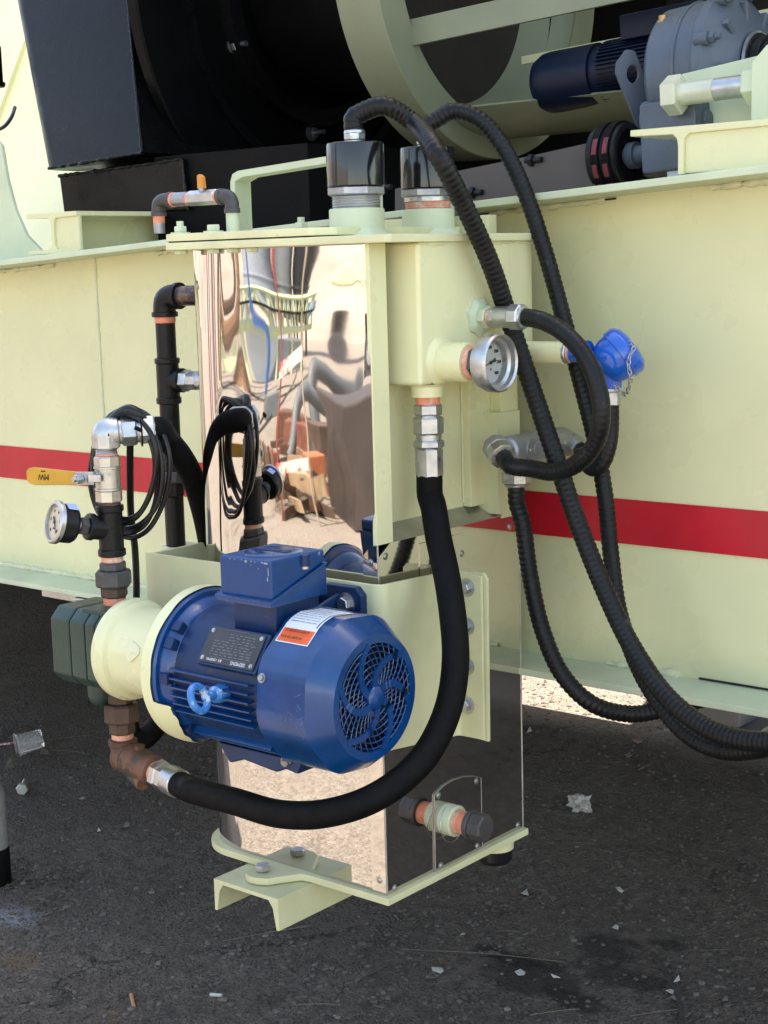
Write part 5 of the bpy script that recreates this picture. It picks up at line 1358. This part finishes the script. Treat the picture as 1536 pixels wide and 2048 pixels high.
# belt guard plate
YQ = .62
c = [P(790, 440, YQ), P(1190, 440, YQ), P(1190, 283, YQ), P(1060, 312, YQ), P(900, 345, YQ), P(790, 378, YQ)]
t = thing('belt_guard', 'flat brown grey guard plate behind the heating elements', 'guard', (c[0]+c[1])/2)
for p in c[:2]: p.z = ztop(p.x) + .004
g = G(); g.prism(c, (0, .006, 0)); build(g, 'guard_plate', BROWNGREY, t)
for (px, py) in ((1062, 321), (945, 386), (765, 375)):
    q = P(px, py, YQ); g = G(); g.cyl(q - V((.012,0,0)), q + V((.026, -.004, 0)), .0055, n=12); g.hexa(q - V((.003,0,0)), q + V((.006,0,0)), .0125, 6); build(g, 'guard_bolt', BLACKPIPE, t)
# green fan inlet ring
RYc, RZc, RXf = 1.2, 2.108, -.62
t = thing('inlet_ring', 'pale green round fan inlet ring with long side rail', 'fan ring', (RXf, RYc, RZc-.43))
g = G(); g.lathe((RXf, RYc, RZc), (-1,0,0), [(.0, .345), (.0, .428), (.002, .430), (.115, .430), (.12, .425), (.12, .345)], 96, (False, False))
build(g, 'ring_band', GREEN_DK, t)
g = G(); g.lathe((RXf-.002, RYc, RZc), (-1,0,0), [(.0, .346), (.04, .345), (.11, .30), (.35, .26)], 96, (False, False)); build(g, 'inlet_cone', GREEN_DK, t)
g = G(); g.cyl((RXf-.128, RYc, RZc), (RXf-.132, RYc, RZc), .331, n=64); build(g, 'inlet_dark_disc', DKBROWN, t)  # dark disc closing the ring, put in for its dark inside
p0 = P(846, 62, .90); g = G(); dv = V((1, 0, .054)).normalized()
g.obox(V((RXf+.003, .90, p0.z)) + dv*.9 + V((0,0,.0)), dv, (0,0,1), 1.82, .056, .010); build(g, 'side_rail', GREEN_DK, t, bev=.002)
p1 = P(1140, 103, 1.25); g = G(); g.obox(V((p1.x, 1.25, p1.z)) + dv*.52, dv, (0,0,1), 1.3, .018, .008); build(g, 'rear_rail', CREAM2, t)
g = G()
for i in range(40):
    a0, a1 = rad(200 + i*2.6), rad(200 + (i+1)*2.6)
    q = lambda a, x: V((x, RYc + .385*math.cos(a), RZc + .385*math.sin(a)))
    if i < 36: g.prism([q(a0, RXf+.001), q(a1, RXf+.001), q(a1, RXf+.56), q(a0, RXf+.56)], (0, .004, .004)) if i > 14 else None
build(g, 'lower_trough', GREEN_DK, t, ang=50)
# black fan housing
t = thing('fan_housing', 'black fan housing with bolted round flanges above the beam', 'fan housing', (-1.1, 1.2, 1.6))
HX = -1.20
g = G(); g.lathe((HX, 1.2, 2.1), (-1,0,0), [(0, .20), (.0, .565), (.004, .57), (.030, .57), (.030, .2)], 96, (False, False)); build(g, 'scroll', BLACKMATTE, t)
g = G(); g.lathe((HX+.01, 1.2, 2.1), (-1,0,0), [(0, .402), (0, .425), (.03, .425)], 96, (False, False)); g.lathe((HX+.03, 1.2, 2.1), (-1,0,0), [(0, .265), (0, .305), (.04, .31)], 96, (False, False)); build(g, 'flange_ring', BLACKPAINT, t)
g = G(); g.lathe((HX+.02, 1.2, 2.1), (1,0,0), [(0, .22), (.04, .23), (.30, .29), (.50, .33)], 96, (False, False)); build(g, 'inlet_collar', BLACKMATTE, t)
for (px, py) in ((466, 91), (622, 266)):
    q = PX(px, py, HX); d = V((1,0,0)); g = G(); g.cyl(q, q + d*.045, .0065, n=12); g.hexa(q + d*.004, q + d*.016, .015, 6); g.cyl(q, q+d*.003, .020, n=20); build(g, 'flange_bolt', STEEL_D, t)
g = G(); g.box((-1.195, .66, ztop(-1)+.002), (-.72, 2.2, 1.70)); build(g, 'pedestal', BLACKMATTE, t)
g = G(); g.box((-1.90, 1.12, 1.45), (-1.235, 2.2, 2.8)); build(g, 'casing', BLACKMATTE, t)
# black outlet duct at the upper left
YD = .62
a, b_, c_, d_ = P(10, -30, YD+.13), P(252, -30, YD+.13), P(284, 305, YD), P(78, 340, YD)
t = thing('outlet_duct', 'black sheet steel duct leg with rolled left edge at upper left', 'duct', (c_+d_)/2)
def duct(corners, depth, rl, name, m):
    (tl, tr, br, bl) = corners; g = G(); rows = []
    for (l, r) in ((tl, tr), (bl, br)):
        row = []
        w = (r-l); wd = w.normalized()
        for i in range(9):
            an = math.pi/2*i/8; row.append(l + wd*(rl*(1-math.sin(an))) + V((0, rl*(1-math.cos(an)) , 0)))
        row = row[::-1]
        row = [row[0] + V((0, depth, 0))] + row[0:] + [r, r + V((0, depth, 0))]
        rows.append(row)
    mid = []
    for k in range(7):
        s = k/6; mid.append([p.lerp(q, s) for p, q in zip(rows[0], rows[1])])
    g.sheet(mid); bm_ = g.bm; bm_.verts.ensure_lookup_table()
    n_ = len(rows[0]); last = [bm_.verts[(6)*n_ + i] for i in range(n_)]; g.face(last)
    return build(g, name, m, t, ang=35)
duct((a, b_, c_, d_), .45, .060, 'duct_leg', BLACKPAINT)
def bead(name, p, q, r, parent, m=BLACKPAINT): return weld(name, p, q, r, parent, m, .5, 6)
bead('weld_seam', b_, c_, .004, t); bead('weld_seam', d_ + (c_-d_)*.1, c_, .004, t)
a2, b2, c2, d2 = P(118, 352, YD+.03), P(364, 318, YD+.03), P(376, 420, YD+.03), P(128, 430, YD+.03)
g = G(); g.prism([a2, b2, c2, d2], (0, .40, 0)); build(g, 'duct_neck', BLACKPAINT, t, bev=.004)
bead('weld_seam', a2, b2, .004, t); bead('weld_seam', b2, c2, .004, t)
# left edge: black flanged fitting, cable, curved gusset and cream panel
q = P(-2, 130, .7); t = thing('round_cleanout', 'black round cleanout stub at the upper left edge', 'cleanout', q)
g = G(); g.lathe(P(-8, 175, .7), (0,0,1), [(0, .020), (.004, .024), (.012, .024), (.013, .019), (.10, .019)], 24); build(g, 'stub', BLACKPAINT, t)
g = G(); g.tube([P(-10, 262, .6), P(10, 252, .6), P(22, 236, .62), P(30, 215, .66)], .0045, 8, step=.01); o = build(g, 'cable', CABLE, loc=P(10, 252, .6)); tag(o, 'thin black cable looping at the far left edge', 'cable')
YU = .50
g = G(); ol = [(-30, 255), (2, 290), (14, 360), (30, 420), (52, 470), (88, 508), (96, 524), (-30, 540)]
g.prism([P(x, y, YU) for x, y in ol], (0, .010, 0)); o = build(g, 'gusset', PALE, loc=P(20, 520, YU), bev=.002); tag(o, 'pale green curved gusset plate on the beam at far left', 'gusset')
t = thing('sloped_cover', 'cream steep sheet cover catching the sun behind the gusset', 'cover', (-3.5, 1.10, 1.45))
g = G(); g.prism([(-6.5, 1.10, 1.45), (-1.96, 1.10, 1.45), (-1.96, 1.85, 2.90), (-6.5, 1.85, 2.90)], (0, .015, -.02)); build(g, 'sheet', CREAM, t)
g = G(); g.box((-6.5, 1.85, 2.88), (-2.02, 2.30, 2.90)); build(g, 'top_sheet', CREAM, t)  # flat top added out of view to keep the left ground shaded
for x in (-2.13, -2.7, -3.4):
    g = G(); g.prism([(x, 1.10, 1.45), (x+.03, 1.10, 1.45), (x+.03, 1.85, 2.90), (x, 1.85, 2.90)], (0, -.010, .010)); build(g, 'rib', CREAM, t)
g = G(); g.box((-6.5, .60, 1.43), (-1.96, 1.12, 1.449)); build(g, 'walkway', DKBROWN, t)
# drum added above the picture, sized to shade this side
t = thing('shade_drum', 'unseen big cream drum added above the machine to block the sun', 'drum', (-1, 1.69, 2.4))
g = G(); g.lathe((-2.0, 1.69, 3.28), (1, 0, .02), [(0, .2), (0, .86), (.1, .88), (3.75, .88), (3.75, .2)], 64); build(g, 'shell', MATS['cream_paint'], t)
for x in (-1.2, .6):
    g = G(); g.lathe((x, 1.69, 3.30), (1, 0, .02), [(0, .88), (0, .95), (.18, .95), (.18, .88)], 64, (False, False)); build(g, 'riding_ring', STEEL_D, t)
t = thing('shade_box_far', 'dark box added on the far side of the machine to shade the ground', 'shade box', (-1.2, 2.5, 1.46))  # box added as sun blocker, also a dark fill behind the ring
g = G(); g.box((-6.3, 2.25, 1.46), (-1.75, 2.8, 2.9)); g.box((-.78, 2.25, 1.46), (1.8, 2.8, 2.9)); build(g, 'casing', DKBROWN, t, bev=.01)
g = G(); g.box((-1.749, 2.45, 1.46), (-.781, 2.8, 2.9)); build(g, 'shade_panel', DKBROWN, t)
g = G(); g.box((-.69, 1.35, 1.40), (1.8, 2.6, 1.43)); build(g, 'shade_deck', DKBROWN, t)  # sheet added to close the shade between drum and far box

# ================================================================ BEHIND THE MACHINE
t = thing('shade_box_left', 'dark box added beyond the far left of the machine to shade the ground', 'fuel tank', (-4.5, 3, .45))  # added sun blocker: keeps the far left ground dark
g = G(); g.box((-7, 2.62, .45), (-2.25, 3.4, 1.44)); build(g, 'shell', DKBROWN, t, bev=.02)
t = thing('shade_box_right', 'dark box added beyond the right end of the machine to shade the ground', 'air tank', (1, 3, .45))  # second added sun blocker: bounds the sunlit patch on the right
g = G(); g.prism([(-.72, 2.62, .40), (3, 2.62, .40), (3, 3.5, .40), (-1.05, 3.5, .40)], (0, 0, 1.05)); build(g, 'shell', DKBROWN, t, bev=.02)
t = thing('sky_block_wall', 'dark wall added beyond the machine to block low sky light', 'light blocker', (-2, 4.2, 0))  # added wall: cuts sky light reaching under the machine
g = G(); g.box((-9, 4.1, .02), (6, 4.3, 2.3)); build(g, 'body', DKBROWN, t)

# ================================================================ THE YARD IN FRONT, SEEN IN THE MIRROR STEEL
def MIR(px, py, z=0., dist=None):
    """where the bulged mirror sheet sends the line of sight of a pixel: on the level z, or at a distance"""
    h = P(px, py, 0); d = (h - CAM_POS).normalized()
    n = V(((h.x-BXC)/BRX, -1, (h.z-BZC)/BRZ)).normalized()
    r = d - n*2*d.dot(n)
    k = (z - h.z)/r.z if dist is None else dist/math.hypot(r.x, r.y)
    return h + r*k
def yard(px, py): q = MIR(px, py); return V((q.x, q.y, 0))
def atd(px, py, dist): return MIR(px, py, 0, dist)
def silo(px, wpx, base_y, h, m, lab):
    D_ = 34.; c = atd(px, base_y, D_); r = (atd(px+wpx/2, base_y, D_) - atd(px-wpx/2, base_y, D_)).length/2
    x, y = c.x, c.y
    t = thing('storage_silo', lab, 'silo', (x, y, 0), 'tall silos across the yard')
    g = G(); g.lathe((x, y, 1.2), (0,0,1), [(0, r*.4), (.9, r), (h-.6, r), (h, r*.3)], 40); build(g, 'shell', m, t)
    for k in range(3):
        g = G(); g.lathe((x, y, 2.6+k*2.4), (0,0,1), [(0, r+.001), (.02, r+.06), (.14, r+.06), (.16, r+.001)], 40, (False, False)); build(g, 'hoop', m, t)
    for a in (45, 135, 225, 315):
        g = G(); q = V((x + r*.8*math.cos(rad(a)), y + r*.8*math.sin(rad(a)), 0)); g.cyl(q, q + V((0,0,2.2)), .14, n=10); build(g, 'leg', m, t)
SIL1 = mat('silo_pale', (.30, .33, .37), .4, .2, var=.1); SIL2 = mat('silo_grey', (.15, .165, .17), .4, .2, var=.1); SIL3 = mat('silo_dark', (.03, .033, .04), .4, .2, var=.1)
silo(515, 62, 690, 14, SIL1, 'pale grey silo farthest left in the yard reflection')
silo(575, 56, 690, 11, SIL2, 'mid grey silo in the middle of the yard reflection')
silo(632, 52, 690, 13, SIL3, 'near black silo rightmost in the yard reflection')
CL = mat('conveyor_pale_green', (.50, .56, .33), .45, var=.1)
A_, B_ = atd(462, 640, 24), atd(672, 640, 26); A_.z = .75; B_.z = 1.15
t = thing('lattice_conveyor', 'pale green lattice truss conveyor across the yard', 'conveyor', (A_ + B_)/2)
u_d = (B_-A_); nb = 14; HT = 1.0
g = G(); g.cyl(A_, B_, .10, n=6); build(g, 'lower_chord', CL, t)
g = G(); g.cyl(A_ + V((0,0,HT)), B_ + V((0,0,HT)), .10, n=6); build(g, 'upper_chord', CL, t)
for k in range(nb):
    a, c = A_ + u_d*k/nb, A_ + u_d*(k+1)/nb
    g = G(); g.cyl(a, c + V((0,0,HT)), .055, n=5); g.cyl(c + V((0,0,HT)), c, .055, n=5); build(g, 'lattice_brace', CL, t)
for k in (1, 4, 8, 11):
    q = A_ + u_d*k/nb; g = G(); g.cyl((q.x, q.y, 0), q, .09, n=6); build(g, 'leg', CL, t)
g = G(); g.obox((A_+B_)/2 + V((0,0,.5)), u_d, (0,0,1), u_d.length, .08, .6); build(g, 'belt', RUBBER, t)
def blockthing(name, lab, cat, c, s, m, rot=0., grp=None, bev=.01):
    c = V((c[0], c[1], c[2] if len(c) > 2 else 0)); g = G(); ca, sa = math.cos(rot), math.sin(rot)
    g.obox(c + V((0,0,s[2]/2)), (ca, sa, 0), (-sa, ca, 0), s[0], s[1], s[2])
    o = build(g, name, m, loc=c, bev=bev); tag(o, lab, cat, grp); return o
blockthing('site_cabin', 'low pale cabin below the conveyor in the yard', 'cabin', atd(525, 690, 27.5).to_2d(), (5, 2.2, .75), SIL1, .7)
blockthing('site_cabin', 'brown grey cabin right of the pale cabin in the yard', 'cabin', atd(590, 690, 28).to_2d(), (3.2, 2.2, .7), SIL2, .7)
blockthing('site_toilet', 'small blue cabinet beyond the conveyor', 'cabinet', atd(668, 650, 60).to_2d(), (.9, .9, 2.6), mat('container_blue', (.02, .13, .38), .45, var=.15), .4)
WOOD = mat('weathered_wood', (.22, .13, .08), .8, var=.4, vs=5, bump=.4, bs=30)
WOOD2 = mat('pale_timber', (.38, .27, .16), .75, var=.3, vs=6, bump=.3, bs=30)
WOOD3 = mat('dark_timber', (.09, .058, .04), .8, var=.4, vs=6, bump=.3, bs=30)
SCRAP = mat('red_brown_scrap', (.19, .07, .045), .65, .1, var=.4, vs=9, bump=.3)
GRASSY = mat('dry_grass', (.17, .16, .06), .9, var=.5, vs=20)
# a pale earth bank closes the yard
g = G(); rows = []
for k in range(40):
    a = rad(150 + 130*k/39); hh = 15 + 3*noise.noise(V((k*.3, 0, 0)))
    c_, s_ = math.cos(a), math.sin(a)
    rows.append([(c_*r, s_*r, z) for r, z in ((58, 0), (66, hh*.55), (76, hh), (100, hh*1.02), (140, 0))])
g.sheet(rows); o = build(g, 'hill', mat('earth_bank', (.27, .235, .20), .9, var=.35, vs=.25, bump=.3, bs=2)); tag(o, 'pale bare earth bank closing the far side of the yard', kind='structure')
def pole(b, h, r, m, lab, dx=0, dy=0, name='marker_pole'):
    g = G(); g.cyl((b.x, b.y, 0), (b.x+dx, b.y+dy, h), r, r*.8, n=10); o = build(g, name, m, loc=b); tag(o, lab, 'pole'); return o
pole(yard(468, 770), 5.0, .22, WOOD, 'thick brown timber pole at the left of the mirror', 0, 0, 'timber_pole')
pole(yard(448, 760), 5.0, .16, WOOD3, 'darker timber pole beside the thick brown one', 0, 0, 'timber_pole')
pole(yard(512, 815), 6.5, .035, mat('blue_paint', (.02, .09, .30), .4, var=.2), 'blue painted steel pole leaning in the mirror', -.2, .3)
rp, tp_ = yard(566, 1075), yard(645, 1085)
random.seed(9)
for k, (nm, cc) in enumerate((('red', (.36, .05, .05)), ('grey', (.20, .21, .22)), ('white', (.50, .50, .50)), ('brown', (.18, .10, .07)), ('dark red', (.22, .03, .035)), ('pale grey', (.34, .35, .37)), ('rusty', (.2, .09, .05)))):
    m_ = mat('rack_' + nm.replace(' ', '_'), cc, .5, var=.2); b_2 = V((-9.5 - .9*k, -3.4 - 1.1*k, 0))
    g = G(); g.cyl(b_2, b_2 + V((random.uniform(-.3,.3), 0, 7)), .20, .16, n=10); o = build(g, 'rack_post', m_, loc=b_2); tag(o, nm + ' tall rack post beyond the left end of the mirror', 'post', 'tall posts of the pipe rack across the yard')
pole(rp, 5.2, .014, mat('red_white_paint', (.30, .05, .05), .45, var=.2), 'thin red marker pole standing in the dirt', -.2, -.3)
pole(tp_, 5.0, .013, mat('tan_pole', (.34, .27, .20), .6, var=.2), 'thin tan pole standing right of the red pole', -.1, -.4)
TAPE_R = mat('tape_red', (.45, .06, .06), .5, var=.3, vs=9, spot=(.6, .57, .52), spot_s=2.2, spot_t=.48)
for (z0, z1, w) in ((1.05, 1.15, 'upper'), (.42, .48, 'lower')):
    g = G(); a = rp + V((-.05, 0, z0)); c = tp_ + V((0, -.05, z1)); d_ = (c-a); g.obox((a+c)/2, d_, (0,0,1), d_.length, .09, .006); o = build(g, 'barrier_tape', TAPE_R, loc=a); tag(o, w + ' red and white barrier tape between the two thin poles', 'tape')
SCR = [('scrap_channel', 'rusty channel offcut left of the red pole', 'scrap', (535, 960), (.55, .25, .30), SCRAP, .5),
       ('scrap_channel', 'red brown steel box offcut behind the barrier tape', 'scrap', (620, 905), (.9, .35, .35), SCRAP, -.3),
       ('scrap_channel', 'long rusty channel farthest back in the scrap', 'scrap', (600, 870), (1.3, .3, .3), RUST, -.1),
       ('timber_block', 'dark square timber block right of the tan pole', 'timber', (672, 940), (.4, .4, .5), WOOD3, .2),
       ('timber_baulk', 'weathered timber baulk lying in front of the scrap', 'timber', (575, 1000), (.9, .16, .18), WOOD, .9),
       ('timber_baulk', 'pale timber baulk lying beside the weathered one', 'timber', (610, 985), (.8, .14, .16), WOOD2, -.2),
       ('small_crate', 'orange brown crate right of the timber baulks', 'crate', (652, 985), (.32, .3, .32), mat('orange_box', (.36, .12, .05), .6, var=.2), .5),
       ('scrap_tank', 'small square grey pit cover in the open dirt', 'cover', (528, 820), (.5, .5, .35), SIL2, .5)]
for (nm, lab, cat, pp, s_, m, r) in SCR: blockthing(nm, lab, cat, yard(*pp), s_, m, r, None, .02)
for k in range(6):
    q = yard(500 + 9*k, 985 + 8*k); g = G(); g.obox(q + V((0,0,.24)), (.8, .5, 0), (random.uniform(-.2,.2), 0, 1), .11, .50, .03); o = build(g, 'fence_picket', WOOD if k % 2 else WOOD3, loc=q); tag(o, ('weathered' if k % 2 else 'dark') + ' upright picket, ' + ('first', 'second', 'third', 'fourth', 'fifth', 'sixth')[k] + ' from the left in the broken fence', 'picket', 'pickets of the broken fence')
def arch(pa, pb, h, r, lab):
    a, c = yard(*pa), yard(*pb); g = G(); g.tube([a, a.lerp(c, .2) + V((0,0,h*.75)), a.lerp(c, .5) + V((0,0,h)), a.lerp(c, .8) + V((0,0,h*.75)), c], r, 12, step=.05); o = build(g, 'scrap_hose', MATS['grey_hose'], loc=a); tag(o, lab, 'hose')
mat('grey_hose', (.11, .115, .12), .6, var=.2)
arch((590, 910), (705, 880), .62, .10, 'thick grey hose arched over the scrap')
arch((655, 860), (715, 850), .75, .11, 'second grey hose arched behind the first')
BRSH = mat('brown_sheet', (.060, .046, .040), .5, var=.25, vs=2, bump=.15)
q = yard(770, 1045); blockthing('steel_cabinet', 'tall brown steel cabinet right of the scrap', 'cabinet', q, (1.1, .9, .92), BRSH, .75, None, .03)
q = yard(728, 745); t = thing('parked_machine', 'cream and black plant machine with round hubs parked in the yard', 'machine', q)
e_ = (yard(753, 745) - yard(703, 745)).normalized(); k_ = (yard(753, 745) - yard(703, 745)).length/50.
fw = V((e_.y, -e_.x, 0)); fw = fw if (CAM_POS - q).dot(fw) > 0 else -fw
def mq(u, v): return q + e_*u*k_ + V((0, 0, v*k_))
g = G(); g.obox(mq(6, 30), e_, (0,0,1), 60*k_, 56*k_, .8); build(g, 'chassis', BLACKPAINT, t, bev=.05)
g = G(); g.obox(mq(4, 92), e_ + V((0,0,-.55)), (0,0,1), 70*k_, 44*k_, .5); build(g, 'cream_body', CREAM, t, bev=.05)
g = G(); g.obox(mq(14, 175), (e_ + V((0,0,.8))).normalized(), (0,0,1), 90*k_, 22*k_, .4); build(g, 'boom', CREAM, t, bev=.03)
for (u, v, r, m_) in ((2, 84, 26, CREAM), (2, 84, 17, BLACKPAINT), (2, 84, 9, GALV), (20, 170, 12, BLACKPAINT), (20, 170, 6, CREAM), (-8, 22, 22, IRONGREY), (-8, 22, 12, GALV), (28, 22, 22, IRONGREY)):
    c = mq(u, v) + fw*(.42 + (30-r)*.004); g = G(); g.cyl(c, c + fw*.06, r*k_, n=28); build(g, 'hub', m_, t)
# cables across the dirt
for k, pts in enumerate((((470, 770), (540, 790), (620, 770), (690, 735)), ((495, 850), (560, 800), (612, 745), (600, 705)), ((500, 830), (550, 770), (640, 772), (700, 790)))):
    pp = [yard(*p_) + V((0,0,.03)) for p_ in pts]; g = G(); g.tube(pp, .022, 6, step=.25); o = build(g, 'ground_cable', CABLE, loc=pp[0]); tag(o, ('first', 'second', 'third')[k] + ' black cable snaking over the open dirt of the yard', 'cable')
random.seed(33)
for k in range(34):
    q = yard(random.uniform(500, 672), random.choice((random.uniform(880, 960), random.uniform(940, 1060)))); a = random.uniform(0, 3.1); L_ = random.uniform(.25, .8)
    m_ = random.choice((WOOD, WOOD2, WOOD3, SCRAP, RUST, WOOD3, IRONGREY)); d = V((math.cos(a), math.sin(a), random.uniform(-.1, .35))).normalized()
    g = G(); g.obox(q + V((0,0,.05 + L_*abs(d.z)*.5)), d, (0,0,1), L_, random.uniform(.04, .16), random.uniform(.03, .09)); o = build(g, 'scrap_offcut', m_, loc=q); tag(o, {'weathered_wood': 'brown weathered wood', 'pale_timber': 'pale timber', 'dark_timber': 'dark timber', 'red_brown_scrap': 'red brown steel', 'rusty_iron': 'rusty iron', 'grey_iron': 'grey iron'}[m_.name] + ' offcut tossed in the scrap heap facing the mirror', 'offcut', 'offcuts in the scrap heap')
g = G()
for i in range(1400):
    c = random.choice(((540, 850), (580, 865), (560, 1040), (600, 1050), (520, 1000), (500, 880), (640, 1020)))
    q = yard(c[0] + random.gauss(0, 14), c[1] + random.gauss(0, 9)); x, y = q.x, q.y
    h = random.uniform(.06, .20); dx, dy = random.uniform(-.07, .07), random.uniform(-.07, .07); w = .006
    v = [g.bm.verts.new(p) for p in ((x-w, y-w, 0), (x+w, y+w, 0), (x+dx, y+dy, h))]; g.face(v)
o = build(g, 'grass', GRASSY); tag(o, 'dry grass tufts among the scrap in front of the machine', kind='stuff')

# ================================================================ SUB-PARTS: small pieces belong to the part that carries them
def nest(tname, part, names):
    for t in [o for o in COL.objects if o.name.split('.')[0] == tname and o.parent is None]:
        ps = [c for c in t.children if c.name.split('.')[0] == part]
        if not ps: continue
        for c in list(t.children):
            if c.name.split('.')[0] in names and c not in ps:
                c.parent = ps[0]
def nest_near(tname, parts, name):
    """each small piece goes to the part of its thing that lies nearest"""
    cen = lambda o: sum((o.matrix_local @ V(b) for b in o.bound_box), V((0,0,0)))/8
    for t in [o for o in COL.objects if o.name.split('.')[0] == tname and o.parent is None]:
        ps = [c for c in t.children if c.name.split('.')[0] in parts]
        for c in [c for c in t.children if c.name.split('.')[0] == name]:
            c.parent = min(ps, key=lambda p: (cen(p) - cen(c)).length)
nest('dial_thermometer', 'dial_face', ('numeral', 'graduation', 'needle'))
nest('pressure_gauge', 'dial_face', ('numeral', 'graduation', 'needle'))
nest('pressure_gauge', 'case', ('sticker',))
nest('junction_fitting', 'cover', ('cover_pad', 'lettering', 'cover_screw'))
nest('ball_valve', 'lever_grip', ()) 
nest_near('ball_valve', ('lever_grip', 'body'), 'lettering')
nest_near('electric_motor', ('nameplate', 'warning_label', 'box_lid'), 'lettering')
nest('electric_motor', 'nameplate', ('nameplate_rivet', 'rating_print'))
nest('electric_motor', 'warning_label', ('warning_band', 'label_bar', 'label_print'))
nest('electric_motor', 'box_lid', ('lid_disc', 'name_recess', 'paint_chip', 'screw_well', 'lid_screw'))
nest('electric_motor', 'fan_cover', ('grille_arm', 'grille_mesh', 'grille_hub', 'grille_rivet', 'cover_screw', 'cover_slot', 'scratch'))
nest_near('belt_pulley', ('belt',), 'belt_print')
nest('heater_tank', 'access_panel', ('panel_edge',))
nest_near('heater_tank', ('access_panel', 'side_cladding', 'corner_trim', 'patch_plate'), 'rivet')
nest_near('heater_tank', ('lid', 'top_plate'), 'lid_bolt')
nest('motor_bracket', 'front_plate', ('bolt',))
nest('motor_bracket', 'clamp_plate', ('bolt_nut',))
nest('gear_reducer', 'housing', ('casting_rib', 'bolt_boss', 'housing_bolt', 'end_rib'))
nest('frame_beam', 'web', ('stripe', 'open_joint'))
nest('fan_housing', 'scroll', ('flange_bolt',))
nest('belt_guard', 'guard_plate', ('guard_bolt',))
nest('temperature_sensor', 'screw_cap', ('cap_lug',))
